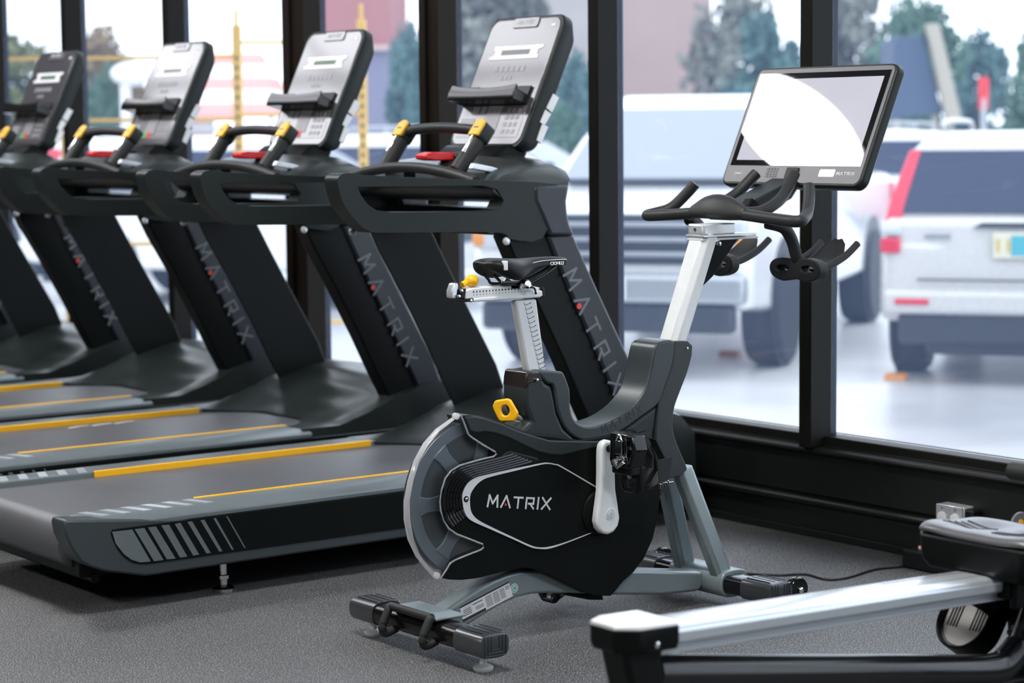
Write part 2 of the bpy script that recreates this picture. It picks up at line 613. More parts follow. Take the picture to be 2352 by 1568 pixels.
def panel_lamp(x, y, w, d):
    t = tag(empty('ceiling_panel_light', (x, y, ZC)), 'square flat panel light set in the white ceiling', 'lamp', 'square ceiling panel lights')
    MB().box(0, 0, -0.008, w, d, 0.016).build('panel_frame', M['lampbody'], t)
    MB().box(0, 0, -0.019, w - 0.06, d - 0.06, 0.006).build('diffuser', M['panelglow'], t)


for x in (-8.95, -10.15, -11.35, -12.55):
    for y in (1.95, 3.1):
        panel_lamp(x, y, 1.16, 1.1)

# steel outlet box on the low wall, power strip and cables on the floor
ob = tag(empty('outlet_box', (-4.10, WY - 0.012, 0.180)), 'galvanised steel outlet box fixed to the black low wall under the window', 'outlet box')
MB().box(0, -0.022, -0.03, 0.10, 0.044, 0.065).build('box_body', M['steel'], ob, 0.004)
MB().box(0, -0.047, -0.028, 0.096, 0.006, 0.062).build('cover_plate', M['alu'], ob, 0.002)
for dx in (-0.024, 0.024):
    MB().lathe([(0.017, 0), (0.017, -0.004), (0.012, -0.005)], (dx, -0.049, -0.034), 'y', 20).build('socket', M['sticker'], ob)
    MB().lathe([(0.004, 0), (0.004, -0.003)], (dx, -0.049, -0.006), 'y', 10).build('screw', M['chrome'], ob)
MB().box(0.066, -0.022, -0.032, 0.032, 0.04, 0.06).build('conduit_fitting', M['black'], ob, 0.006)

ps = tag(empty('power_strip', (-4.05, 4.62, 0)), 'black power strip with lit rocker switch on the floor by the low wall', 'power strip')
MB().box(0, 0, 0.028, 0.30, 0.09, 0.052).build('strip_body', M['black'], ps, 0.006)
sw = MB().box(-0.10, 0, 0.058, 0.036, 0.026, 0.010).build('switch', M['sticker'], ps, 0.003)
MB().box(-0.116, 0, 0.0595, 0.006, 0.024, 0.011).build('switch_mark', M['red'], sw, 0.001)
for k in range(4):
    MB().lathe([(0.017, 0.054), (0.017, 0.057), (0.014, 0.0575)], (-0.03 + 0.05 * k, 0, 0), 'z', 20).build('socket', M['satin'], ps)

cab = [(-4.20, 4.60, 0.02)] + [(x, y, 0.004) for x, y in [(-4.197, 4.579), (-4.218, 4.486), (-4.19, 4.351), (-4.208, 4.284), (-4.297, 4.288), (-4.335, 4.224), (-4.403, 4.171), (-4.476, 4.159), (-4.53, 4.122)]]
tag(MB().tube(smooth_path(cab, 5), 0.0035, 8).build('power_cable', M['wire']), 'thin black power cable lying from the bike to the power strip', 'cable')

# ================================================================== treadmills
# local frame: x to the user's right, y forward (to the window), z up
TX0, TY0, TSTEP, TSTAG = -5.53, 3.40, 1.106, 0.012


def lerp(a, b, t):
    return a + (b - a) * t


def interp(tab, x):
    if x <= tab[0][0]:
        return tab[0][1]
    for (a, va), (b, vb) in zip(tab[:-1], tab[1:]):
        if x <= b:
            t = (x - a) / (b - a)
            t = t * t * (3 - 2 * t) * 0.5 + t * 0.5
            return lerp(va, vb, t)
    return tab[-1][1]


def mirror(pts3, s):
    return [(p[0] * s, p[1], p[2]) for p in pts3]


FB, FT = Vector((0, 0.690, 1.195)), Vector((0, 0.885, 1.615))   # bottom and top of the console face
FV = (FT - FB).normalized()
FN = Vector((0, -FV.z, FV.y))                                    # out of the face, to the user


def face_mt(u, v, lift):
    o = FB + FV * v + FN * lift + Vector((u, 0, 0))
    return Matrix(((1, 0, 0, o.x), (0, FV.y, FN.y, o.y), (0, FV.z, FN.z, o.z), (0, 0, 0, 1)))


def make_treadmill():
    t = empty('treadmill', (TX0, TY0, 0))
    # ---- deck
    prof = [(-0.88, 0.240), (-0.6, 0.241), (0.9, 0.241), (0.9, 0.222), (-0.84, 0.12)]
    roll = [(-0.87 + 0.068 * math.cos(a), 0.172 + 0.068 * math.sin(a)) for a in [math.radians(q) for q in range(100, 271, 10)]]
    MB().prism([(0.9, 0.241)] + roll + [(0.9, 0.104)], -0.305, 0.305, 'x').build('running_belt', M['belt'], t, sharp=50)
    for s in (1, -1):
        plan = [(0.302, 0.47), (0.302, -0.905), (0.318, -0.926), (0.36, -0.922), (0.405, -0.902), (0.432, -0.872), (0.440, -0.84), (0.440, 0.47)]
        mb = MB()
        rings = []
        for z, inset in ((0.226, 0.0), (0.240, 0.0), (0.255, 0.028)):
            ring = []
            for i, (x, y) in enumerate(plan):
                xi = x - (inset if x > 0.40 else 0.0)
                yi = y + (inset * 0.7 if y < -0.85 else 0)
                ring.append((xi * s, yi, z))
            rings.append(ring)
        mb.loft(rings)
        sr = mb.build('side_rail', M['trim'], t, 0.003)
        mb = MB()
        for k in range(6):                          # raised slip ribs on the rear corner
            y0 = -0.885 + 0.062 * k
            mb.prism([(s * 0.312, y0), (s * 0.395, y0 + 0.03), (s * 0.395, y0 + 0.055), (s * 0.312, y0 + 0.028)], 0.2545, 0.2572, 'z')
        mb.build('step_grip', M['alu'], sr)
        MB().box(s * 0.302, -0.04, 0.2475, 0.010, 0.98, 0.0215).build('edge_stripe', M['yellow'], t, 0.002)
        # side cover and its inset panel
        cov = [(-0.979, 0.266), (-0.983, 0.253), (-0.978, 0.223), (-0.962, 0.187), (-0.939, 0.152), (-0.91, 0.134), (-0.873, 0.119), (-0.754, 0.09)] + [(0.35, 0.093), (1.10, 0.098), (1.10, 0.226), (-0.6, 0.226)]
        cv = MB().prism(cov, s * 0.36, s * 0.441, 'x').build('side_cover', M['cover'], t, 0.006)
        pan = [(-0.849, 0.227), (-0.853, 0.216), (-0.846, 0.196), (-0.834, 0.172), (-0.817, 0.15), (-0.794, 0.133), (-0.768, 0.125), (-0.743, 0.123), (0.076, 0.121)] + [(1.02, 0.112), (1.02, 0.2235)]
        MB().prism(pan, s * 0.438, s * 0.4435, 'x').build('side_panel', M['satin'], cv, 0.001)
        if s > 0:
            strp = [[(-0.85, 0.221), (-0.792, 0.22), (-0.741, 0.129), (-0.771, 0.13), (-0.796, 0.14), (-0.819, 0.159), (-0.841, 0.189)], [(-0.785, 0.22), (-0.757, 0.22), (-0.703, 0.128), (-0.731, 0.128)],
                    [(-0.746, 0.22), (-0.723, 0.22), (-0.667, 0.127), (-0.693, 0.128)], [(-0.707, 0.221), (-0.684, 0.22), (-0.632, 0.128), (-0.654, 0.128)],
                    [(-0.667, 0.22), (-0.65, 0.221), (-0.596, 0.129), (-0.614, 0.128)], [(-0.629, 0.221), (-0.615, 0.221), (-0.561, 0.129), (-0.574, 0.129)],
                    [(-0.59, 0.221), (-0.578, 0.221), (-0.525, 0.129), (-0.535, 0.129)], [(-0.55, 0.221), (-0.543, 0.222), (-0.49, 0.129), (-0.496, 0.129)],
                    [(-0.511, 0.222), (-0.507, 0.222), (-0.453, 0.129), (-0.457, 0.129)]]
            mb = MB()
            for p in strp:
                mb.prism(p, 0.4435, 0.4445, 'x')
            mb.build('cover_stripe', M['trim'], cv)
            MB().box(0.375, -0.935, 0.205, 0.03, 0.05, 0.02).build('rear_slot', M['satin'], cv, 0.004)
    MB().box(0, 0.05, 0.115, 0.70, 1.9, 0.05).build('under_frame', M['satin'], t, 0.004)
    MB().tube([(-0.36, -0.86, 0.085), (0.36, -0.86, 0.085)], 0.012, 10).build('rear_bar', M['satin'], t)
    for sx in (1, -1):
        for y in (-0.48, 0.95):
            f = MB().lathe([(0.030, 0.0), (0.031, 0.010), (0.024, 0.016), (0.012, 0.020), (0.012, 0.034), (0.017, 0.036), (0.017, 0.046), (0.011, 0.048), (0.011, 0.092)], (sx * 0.365, y, 0), 'z', 20)
            f.build('levelling_foot', M['chrome'], t)
    # ---- motor hood
    S = [(0.44, 0.2562), (0.53, 0.258), (0.585, 0.264), (0.68, 0.291), (0.756, 0.317), (0.814, 0.343), (0.95, 0.378), (1.06, 0.385), (1.14, 0.36), (1.2, 0.30)]
    Cn = [(0.60, 0.246), (0.66, 0.262), (0.75, 0.297), (0.85, 0.345), (0.95, 0.380), (1.05, 0.392), (1.13, 0.37), (1.2, 0.30)]
    nx, ny = 24, 26
    grid = []
    mb = MB()
    for i in range(nx + 1):
        x = -0.425 + 0.85 * i / nx
        ax = abs(x)
        w = min(1, max(0, (ax - 0.20) / 0.20))
        w = w * w * (3 - 2 * w)
        yr = lerp(0.615, 0.44, min(1, max(0, (ax - 0.12) / 0.20)) ** 1.5)
        row = []
        for j in range(ny + 1):
            y = lerp(yr, 1.2, j / ny)
            z = lerp(interp(Cn, y), interp(S, y), w)
            if ax > 0.405:
                z -= (ax - 0.405) * 0.5
            row.append(mb.bm.verts.new((x, y, max(z, 0.244 if ax < 0.305 else 0.2555))))
        grid.append(row)
    for i in range(nx):
        for j in range(ny):
            mb.bm.faces.new((grid[i][j], grid[i + 1][j], grid[i + 1][j + 1], grid[i][j + 1]))
    for i in (0, nx):                               # side skirts
        low = [mb.bm.verts.new((v.co.x * 1.02, v.co.y, 0.12)) for v in grid[i]]
        for j in range(ny):
            mb.bm.faces.new((grid[i][j], grid[i][j + 1], low[j + 1], low[j]))
    low = [mb.bm.verts.new((grid[i][ny].co.x, 1.21, 0.1)) for i in range(nx + 1)]
    for i in range(nx):
        mb.bm.faces.new((grid[i][ny], grid[i + 1][ny], low[i + 1], low[i]))
    low = [mb.bm.verts.new((grid[i][0].co.x, grid[i][0].co.y + 0.004, grid[i][0].co.z - 0.012)) for i in range(nx + 1)]
    for i in range(nx):
        mb.bm.faces.new((grid[i][0], grid[i + 1][0], low[i + 1], low[i]))
    hd = mb.build('motor_hood', M['hood'], t, sharp=50)
    seam = [(g[0].co) if False else None for g in ()]
    # ---- masts
    outer = [(0.474, 0.940), (0.513, 0.863), (0.594, 0.729), (0.692, 0.552), (0.759, 0.42), (0.83, 0.29), (0.87, 0.20),
             (1.09, 0.20), (1.05, 0.30), (0.986, 0.463), (0.864, 0.674), (0.779, 0.825), (0.719, 0.935)]
    groove = [(0.624, 0.935), (0.629, 0.923), (0.694, 0.79), (0.863, 0.472), (0.905, 0.392), (0.97, 0.26)]
    for s in (1, -1):
        mb = MB().prism(outer, s * 0.332, s * 0.402, 'x')
        for v in mb.bm.verts:                       # the left mast is rounded off at its outer rear corner
            if s < 0 and v.co.x < -0.39 and any(abs(v.co.y - q[0]) < 1e-4 and abs(v.co.z - q[1]) < 1e-4 for q in outer[:7]):
                v.co.y += 0.055
        ms = mb.build('mast', M['satin'], t, 0.006)
        pan = groove + [(1.065, 0.26), (1.052, 0.30), (0.988, 0.463), (0.866, 0.674), (0.781, 0.825), (0.722, 0.935)]
        MB().prism(pan, s * 0.345, s * 0.414, 'x').build('mast_panel', M['slate'], ms, 0.012, 3)
        # the wordmark runs down the outer panel, reading from the top
        a, b = Vector((s * 0.4145, 0.700, 0.822)), Vector((s * 0.4145, 0.893, 0.446))
        ex = (b - a)
        ln = ex.length
        if s > 0:
            L, dot = wordmark(ln, 0.052, 0.15, 0.0006, gap=0.85)
            off = -0.020
            ey = Vector((0, -ex.z, ex.y))
            ey = ey if ey.y > 0 else -ey
            mt = basis(a + ey.normalized() * off, ex, ey)
            if (mt.to_3x3() @ Vector((0, 0, 1))).x * s < 0:
                mt = basis(a - ey.normalized() * off, ex, -ey)
            L.xform(mt).build('wordmark', M['gink'], ms)
            D = MB().lathe([(0.009, 0.0), (0.009, 0.0008)], (dot[0], dot[1] - 0.002, 0), 'z', 16)
            D.xform(mt).build('logo_dot', M['reddot'], ms)
    # ---- handrails and the flared mast heads
    for s in (1, -1):
        ring = [(-0.122, 1.112), (-0.112, 1.130), (-0.092, 1.136), (-0.05, 1.133), (-0.013, 1.128), (0.25, 1.113), (0.476, 1.102), (0.62, 1.092), (0.66, 1.07),
                (0.60, 0.93), (0.48, 0.93), (0.466, 0.943), (0.41, 0.953), (0.2, 0.960), (0.013, 0.966), (-0.020, 0.972), (-0.050, 0.990), (-0.085, 1.025), (-0.108, 1.06)]
        hole = [(-0.056, 1.097), (0.38, 1.090), (0.430, 1.078), (0.455, 1.045), (0.44, 1.020), (0.40, 1.016), (0.2, 1.019), (0.058, 1.023), (0.008, 1.029), (-0.022, 1.046), (-0.045, 1.074)]
        MB().plate(sm2(ring, 3), [hole], s * 0.352, s * 0.420, 'x').build('handrail', M['dgray'], t, 0.011, 3)
        head = [(0.566, 1.085), (0.70, 1.088), (0.696, 1.06), (0.691, 1.035), (0.694, 1.0), (0.702, 0.968), (0.722, 0.932), (0.625, 0.932), (0.595, 0.99), (0.567, 1.042)]
        MB().prism(head, s * 0.30, s * 0.425, 'x').build('mast_head', M['slate'], t, 0.012, 3)
        MB().lathe([(0.012, 0), (0.012, 0.006), (0.008, 0.009)], (s * 0.41 if s > 0 else -0.419, 0.468, 0.925), 'x', 14).build('bolt', M['steel'], t)
    MB().box(0, 0.585, 0.975, 0.62, 0.15, 0.08).build('cross_beam', M['satin'], t, 0.03, 3)
    # ---- console base: a cowl between the rails with a domed top
    secs = []
    for x, k in ((-0.415, 0.0), (-0.38, 0.55), (-0.30, 0.8), (-0.16, 0.95), (0, 1.0), (0.16, 0.95), (0.30, 0.8), (0.38, 0.55), (0.415, 0.0)):
        zt = 1.098 + 0.075 * k
        secs.append([(x, 0.42, 1.075), (x, 0.42, 1.096), (x, 0.47, lerp(1.100, 1.125, k)), (x, 0.58, zt), (x, 0.68, zt + 0.004 * k), (x, 0.725 - 0.015 * (1 - k), lerp(1.10, 1.15, k)),
                     (x, 0.722 - 0.02 * (1 - k), 1.095), (x, 0.70, 1.07), (x, 0.60, 1.03), (x, 0.45, 1.05)])
    MB().loft(secs).build('console_cowl', M['hood'], t, 0.0, sharp=60)
    MB().prism([(0.435, 1.154), (0.499, 1.142), (0.571, 1.123), (0.564, 1.111), (0.496, 1.126), (0.425, 1.138)], 0.285, 0.305, 'x').build('cowl_trim', M['alu'], t, 0.002)
    MB().prism([(0.60, 1.160), (0.66, 1.205), (0.76, 1.205), (0.735, 1.150), (0.68, 1.15)], -0.16, 0.16, 'x').build('console_neck', M['satin'], t, 0.012)
    # ---- console
    side = [(0.712, 1.182), (0.690, 1.195), (0.885, 1.615), (0.905, 1.606), (0.925, 1.570), (0.927, 1.511), (0.782, 1.190), (0.765, 1.180)]
    con = MB()
    front = []
    for (u, v) in rrect(0.385, 0.463, 0.035, 5, 0, 0.2315):
        if v > 0.40:
            v += 0.012 * (1 - (u / 0.19) ** 2) - 0.008
        front.append((u, v))
    rings = []
    for dep, sc in ((0.0, 0.985), (0.008, 1.0), (0.035, 1.0), (0.062, 0.93)):
        ring = []
        for (u, v) in front:
            vv = 0.2315 + (v - 0.2315) * (sc if dep else 0.992)
            if dep > 0.05:
                vv = vv * 0.93 + 0.0
            ring.append(tuple(FB + FV * vv - FN * dep + Vector((u * (sc if dep < 0.05 else 0.99), 0, 0))))
        rings.append(ring)
    con.loft(rings)
    cb = con.build('console', M['dgray'], t, 0.003)
    ov = [(u * 0.93, 0.2315 + (v - 0.2315) * 0.945) for (u, v) in front]
    MB().prism(ov, -0.001, 0.0022, 'z').xform(face_mt(0, 0, 0)).build('overlay', M['overlay'], cb, 0.001)
    MB().prism([(u * 0.80, 0.18 * k) for u, k in ((-0.2, 0.0), (0.2, 0.0), (0.2, 0.60), (-0.2, 0.60))], 0.0, 0.003, 'z').xform(face_mt(0, 0.035, 0)).build('keypad', M['overlay2'], cb, 0.001)
    mb = MB()
    for i, (u, v, w, h) in enumerate([(-0.10, 0.128, 0.035, 0.025), (-0.06, 0.128, 0.025, 0.025), (0.0, 0.10, 0.075, 0.085), (-0.125, 0.075, 0.07, 0.05)] +
                                     [(0.075 + 0.026 * a, 0.055 + 0.024 * b_, 0.016, 0.014) for a in range(3) for b_ in range(4)]):
        mb.prism([(u - w / 2, v - h / 2), (u + w / 2, v - h / 2), (u + w / 2, v + h / 2), (u - w / 2, v + h / 2)], 0.003, 0.0042, 'z')
    mb.xform(face_mt(0, 0, 0)).build('keys', M['keys'], cb)
    MB().box(-0.030, 0.052, 0.0035, 0.026, 0.026, 0.003).xform(face_mt(0, 0, 0)).build('start_button', M['green'], cb, 0.001)
    MB().box(0.002, 0.052, 0.0035, 0.026, 0.026, 0.003).xform(face_mt(0, 0, 0)).build('stop_button', M['red'], cb, 0.001)
    d0 = [(-0.133, 0.0), (0.122, 0.0), (0.122, 0.012), (0.113, 0.016), (0.113, 0.031), (0.133, 0.036), (0.133, 0.047), (-0.122, 0.047), (-0.122, 0.034), (-0.112, 0.031), (-0.112, 0.016), (-0.133, 0.011)]
    dp = MB().prism(d0, 0.002, 0.0036, 'z').xform(face_mt(0, 0.306, 0)).build('display_surround', M['display'], cb)
    MB().box(-0.002, 0.0235, 0.0038, 0.146, 0.017, 0.0012).xform(face_mt(0, 0.306, 0)).build('display_window', M['lcd'], dp)
    mb = MB()
    for k in range(5):
        mb.box(-0.055 + 0.026 * k, 0.0235, 0.0047, 0.014, 0.008, 0.0008)
    mb.xform(face_mt(0, 0.306, 0)).build('led_digits', M['led'], dp)
    mb = MB()
    for k in range(6):
        mb.box(-0.075 + 0.028 * k, 0.272, 0.0028, 0.020, 0.018, 0.0012)
    for k in range(3):
        mb.box(-0.03 + 0.022 * k, 0.240, 0.0028, 0.014, 0.014, 0.0012)
    mb.xform(face_mt(0, 0, 0)).build('feedback_icons', M['keys'], cb)
    MB().prism(rrect(0.13, 0.034, 0.008, 3, 0.0, 0.432), 0.002, 0.006, 'z').xform(face_mt(0, 0, 0)).build('brand_plate', M['overlay2'], cb, 0.001)
    L, dot = wordmark(0.085, 0.0125, 0.2, 0.0008)
    L.xform(face_mt(-0.0425, 0.428, 0.0062)).build('wordmark', M['logo'], cb)
    MB().box(0.145, 0.42, 0.0026, 0.022, 0.010, 0.001).xform(face_mt(0, 0, 0)).build('status_light', M['sticker'], cb)
    # reading rack
    u0, u1 = -0.193, 0.153
    rk = [[], []]
    mb = MB()
    n = 14
    rings = []
    for i in range(n + 1):
        u = lerp(u0, u1, i / n)
        k = 1 - ((u - (u0 + u1) / 2) / ((u1 - u0) / 2)) ** 2
        v0, v1, dpt, lip = 0.146, 0.176, 0.062, 0.012 - 0.012 * k
        P = lambda v, d: tuple(FB + FV * v + FN * d + Vector((u, 0, 0)))
        rings.append([P(v0, 0.0), P(v0 - 0.008, dpt), P(v0 + 0.014, dpt + 0.004), P(v0 + 0.034 + lip, dpt), P(v0 + 0.030, dpt - 0.008), P(v1, 0.006), P(v1, 0.0)])
    mb.loft(rings)
    rr_ = mb.build('reading_rack', M['gloss'], cb, 0.003)
    for (a, b) in ((-0.188, -0.105), (0.030, 0.150)):
        MB().prism([(a, 0.176), (b, 0.176), (b - 0.012 * (1 if a < 0 else -0.2), 0.208), (a + 0.012 * (0.2 if a < 0 else 2.0), 0.208)], 0.004, 0.010, 'z').xform(face_mt(0, 0, 0)).build('rack_back', M['dgray'], rr_, 0.002)
    # labels on the console's side
    mb = MB()
    for pl in ([(0.826, 1.361), (0.848, 1.349), (0.82, 1.304), (0.798, 1.317)], [(0.794, 1.312), (0.816, 1.298), (0.789, 1.263), (0.773, 1.274)], [(0.782, 1.269), (0.804, 1.259), (0.776, 1.208), (0.759, 1.218)]):
        mb.prism([(y - 0.004, z) for y, z in pl], 0.186, 0.1955, 'x')
    mb.build('side_label', M['sticker'], cb)
    # ---- front hand grips
    arc = []
    for i in range(17):
        x = lerp(0.350, -0.350, i / 16)
        k = 1 - (x / 0.35) ** 2
        arc.append((x, 0.405 - 0.008 * k, 1.100 + 0.040 * k))
    MB().tube(arc, 0.0165, 14).build('cross_bar', M['grip'], t)
    MB().box(0.0, 0.41, 1.118, 0.025, 0.03, 0.04).build('bar_support', M['satin'], t, 0.004)
    n0 = [(0.451, 1.13), (0.493, 1.184), (0.538, 1.241)]
    gp = smooth_path([(0.195, n0[0][0], n0[0][1]), (0.200, n0[1][0], n0[1][1]), (0.205, n0[2][0], n0[2][1])], 5)
    for s in (1, -1):
        g = MB().tube(mirror(gp, s), 0.0215, 14, ry=0.026).build('hand_grip', M['grip'], t)
        d = Vector((0, n0[2][0] - n0[0][0], n0[2][1] - n0[0][1])).normalized()
        up = Vector((0, -d.z, d.y))
        top = Vector((0.205 * s, n0[2][0], n0[2][1]))
        mt = basis(top, (1, 0, 0), d)
        MB().box(0, -0.052, 0.021, 0.012, 0.075, 0.012).xform(mt).build('pulse_contact', M['chrome'], g, 0.003)
        MB().prism(rrect(0.050, 0.060, 0.012, 3), -0.024, 0.022, 'z').xform(mt).build('grip_pod', M['dgray'], g, 0.006)
        b = MB().prism([(-0.024, -0.026), (0.024, -0.026), (0.024, 0.022), (0.010, 0.034), (-0.010, 0.034), (-0.024, 0.022)], 0.020, 0.030, 'z').xform(mt).build('speed_button', M['yellow'], g, 0.003)
        MB().box(0, 0.002, 0.0305, 0.022, 0.004, 0.001).xform(mt).build('button_mark', M['ink'], g)
    tp = (n0[2][0], n0[2][1])
    bar = smooth_path([(0.205, tp[0] + 0.004, tp[1] + 0.0), (0.15, tp[0] - 0.005, tp[1] + 0.012), (0.0, tp[0] - 0.012, tp[1] + 0.018), (-0.15, tp[0] - 0.005, tp[1] + 0.012), (-0.205, tp[0] + 0.004, tp[1])], 6)
    MB().tube(bar, 0.0165, 14).build('grip_bar', M['grip'], t)
    kk = [(0.452, 1.163), (0.452, 1.179), (0.484, 1.185), (0.566, 1.183), (0.569, 1.166), (0.558, 1.158), (0.483, 1.158)]
    MB().prism(kk, -0.030, 0.030, 'x').build('stop_key', M['red'], t, 0.005)
    MB().prism([(kk[3][0] - 0.01, kk[5][1] - 0.03), (kk[3][0] - 0.01, kk[3][1] - 0.004), (kk[3][0] + 0.09, kk[3][1] + 0.004), (kk[3][0] + 0.10, kk[5][1] - 0.03)], -0.05, 0.05, 'x').build('key_holder', M['dgray'], t, 0.006)
    return t


tread = make_treadmill()
TL = ['black treadmill nearest the exercise bike, its near side panel striped gray',
      'black treadmill second from the bike, white arrow marks showing on its belt',
      'black treadmill third in the row counting from the bike',
      'black treadmill whose console face is dark, fourth in the row from the bike',
      'black treadmill at the far end of the row, mostly cut off by the photo edge']
ALLT = []
for k in range(5):
    o = tread if k == 0 else copy_tree(tread)
    o.location = (TX0 - TSTEP * k, TY0 - TSTAG * k, 0)
    tag(o, TL[k], 'treadmill', 'treadmills in a row facing the window')
    ALLT.append(o)
clip = MB().prism(rrect(0.022, 0.05, 0.006, 3), -0.008, 0.008, 'x').xform(Matrix.Translation((0.428, 0.700, 0.889))).build('safety_clip', M['red'], ALLT[3], 0.002, label='red safety clip hanging under the handrail')

mb = MB()
for k in range(3):                                  # printed arrow marks on the second belt
    y0 = -0.105 + 0.088 * k
    mb.prism([(-0.228, y0), (-0.244, y0 + 0.045), (-0.250, y0 + 0.088), (-0.240, y0 + 0.088), (-0.233, y0 + 0.050), (-0.214, y0 + 0.004)], 0.2412, 0.2420, 'z')
mb.build('belt_mark', M['logo'], ALLT[1])
for k in (0, 2, 4):                                 # these consoles show no lit digits
    for o in list(ALLT[k].children_recursive):
        if o.name.startswith('led_digits'):
            bpy.data.objects.remove(o)

# ================================================================== indoor cycling bike
bike = tag(empty('exercise_bike', (-4.238, 2.95, 0)), 'gray and black indoor cycling bike with white posts, touch screen and clear flywheel shroud', 'exercise bike')
bk = bike


def both(pts):
    return pts


# ---- base
beam = [(-0.013, 0.074), (0.032, 0.099), (0.084, 0.121), (0.137, 0.142), (0.183, 0.156), (0.224, 0.165), (0.264, 0.168), (0.325, 0.162), (0.45, 0.146), (0.667, 0.117), (0.879, 0.084)] + [(0.867, 0.041), (0.848, 0.036), (0.726, 0.044), (0.55, 0.068), (0.352, 0.1), (0.304, 0.105), (0.256, 0.103), (0.203, 0.091), (0.149, 0.072), (0.091, 0.051), (0.019, 0.053)]
MB().prism(beam, -0.032, 0.030, 'x').build('base_beam', M['silver'], bk, 0.008, 3)
flange = [(-0.058, 0.077), (-0.036, 0.085), (0.008, 0.076), (0.06, 0.083), (0.098, 0.059)]
MB().box(0, 0.005, 0.100, 0.19, 0.085, 0.008).build('mount_plate', M['silver'], bk, 0.003)
# information labels on the beam
lab = [(0.078, 0.105), (0.227, 0.148), (0.24, 0.109), (0.088, 0.066)]
lb = MB().prism(lab, 0.0295, 0.0309, 'x').build('information_label', M['sticker'], bk)


def lab_pt(s, q):
    a = Vector(lab[0]).lerp(Vector(lab[1]), s)
    b = Vector(lab[3]).lerp(Vector(lab[2]), s)
    return tuple(a.lerp(b, q))


mb = MB()
for (s0, s1, q0, q1) in [(0, 1, 0, 0.11), (0, 0.46, 0.84, 1.0)]:
    mb.prism([lab_pt(s0, q0), lab_pt(s1, q0), lab_pt(s1, q1), lab_pt(s0, q1)], 0.0305, 0.0312, 'x')
for c0, c1, r0, r1, n in ((0.04, 0.2, 0.3, 0.75, 4), (0.06, 0.24, 0.2, 0.24, 1), (0.24, 0.44, 0.22, 0.36, 1), (0.28, 0.44, 0.48, 0.72, 3), (0.49, 0.62, 0.2, 0.9, 8), (0.64, 0.76, 0.2, 0.9, 9), (0.78, 0.88, 0.2, 0.85, 8), (0.9, 0.98, 0.2, 0.45, 3)):
    for k in range(n):
        a = r0 + (r1 - r0) * (k + 0.25) / n
        b = r0 + (r1 - r0) * (k + 0.62) / n
        mb.prism([lab_pt(c0, a), lab_pt(c1, a), lab_pt(c1, b), lab_pt(c0, b)], 0.0305, 0.0311, 'x')
mb.build('label_print', M['ink'], lb)
mb = MB()
mb.prism([lab_pt(0.47, 0.12), lab_pt(1, 0.12), lab_pt(1, 1.0), lab_pt(0.47, 1.0)], 0.0300, 0.03075, 'x')
mb.build('label_ground', mat('pale_gray_paper', (0.55, 0.57, 0.60), 0.5), lb)
gp_ = [(0.245, 0.128)][0]
gs = MB().lathe([(0.0115, 0.0300), (0.0115, 0.0306)], (0, gp_[0], gp_[1]), 'x', 24).build('round_sticker', M['sticker'], bk)
MB().lathe([(0.0095, 0.0305), (0.0095, 0.0310)], (0, gp_[0], gp_[1]), 'x', 24).build('sticker_ring', mat('sticker_green', (0.10, 0.42, 0.30), 0.5), gs)
MB().lathe([(0.0068, 0.0309), (0.0068, 0.0314)], (0, gp_[0], gp_[1]), 'x', 24).build('sticker_centre', M['sticker'], gs)
MB().lathe([(0.0045, 0.0313), (0.0045, 0.0318)], (0, gp_[0], gp_[1]), 'x', 20).build('sticker_mark', mat('sticker_teal', (0.10, 0.45, 0.40), 0.5), gs)


def stabiliser(y, z, half, name):
    st = MB()
    ring = lambda x: [(x, y + 0.042 * math.copysign(abs(math.cos(a)) ** 0.6, math.cos(a)), z + 0.026 * math.copysign(abs(math.sin(a)) ** 0.75, math.sin(a))) for a in [2 * PI * k / 28 for k in range(28)]]
    st.loft([ring(-half), ring(half)])
    s_ = st.build(name, M['gloss'] if y > 0.5 else mat('dark_chrome_tube', (0.05, 0.045, 0.045), 0.22, metal=0.9), bk, 0.002, sharp=50)
    for s in (1, -1):
        e = MB()
        def er(x, k):
            return [(s * x, y + 0.043 * k * math.copysign(abs(math.cos(a)) ** 0.55, math.cos(a)), z + 0.0295 * k * math.copysign(abs(math.sin(a)) ** 0.7, math.sin(a))) for a in [2 * PI * q / 32 for q in range(32)]]
        e.loft([er(half - 0.092, 1.0), er(half + 0.006, 1.0), er(half + 0.014, 0.96), er(half + 0.016, 0.86)])
        ec = e.build('end_cap', M['cap'], bk, 0.0, sharp=45)
        mb = MB()
        for k in range(4):
            mb.box(s * (half - 0.043), y - 0.024 + 0.018 * k, z + 0.0295, 0.085, 0.0022, 0.0018)
        for k, rr2 in enumerate((0.85, 0.58, 0.32)):
            pth = [(s * (half + 0.0165), y - 0.036 * rr2, z + 0.024), (s * (half + 0.0168), y - 0.036 * rr2, z - 0.004 * (1 + 4 * rr2)), (s * (half + 0.0168), y - 0.028 * rr2, z - 0.026 * rr2),
                   (s * (half + 0.0168), y + 0.028 * rr2, z - 0.026 * rr2), (s * (half + 0.0168), y + 0.036 * rr2, z - 0.004 * (1 + 4 * rr2)), (s * (half + 0.0165), y + 0.036 * rr2, z + 0.024)]
            mb.tube(smooth_path(pth, 4), 0.0013, 6)
        mb.build('cap_ridges', M['slate'], ec)
    return s_


stabiliser(0.0, 0.066, 0.262, 'rear_stabiliser')
stabiliser(0.915, 0.062, 0.262, 'front_stabiliser')
for (x, y) in ((0.23, 0.0), (-0.23, 0.0), (0.21, 0.915), (-0.21, 0.915)):
    MB().lathe([(0.022, 0.0), (0.024, 0.004), (0.024, 0.009), (0.017, 0.013), (0.009, 0.016), (0.009, 0.045)], (x, y, 0), 'z', 28).build('levelling_foot', M['steel'], bk)
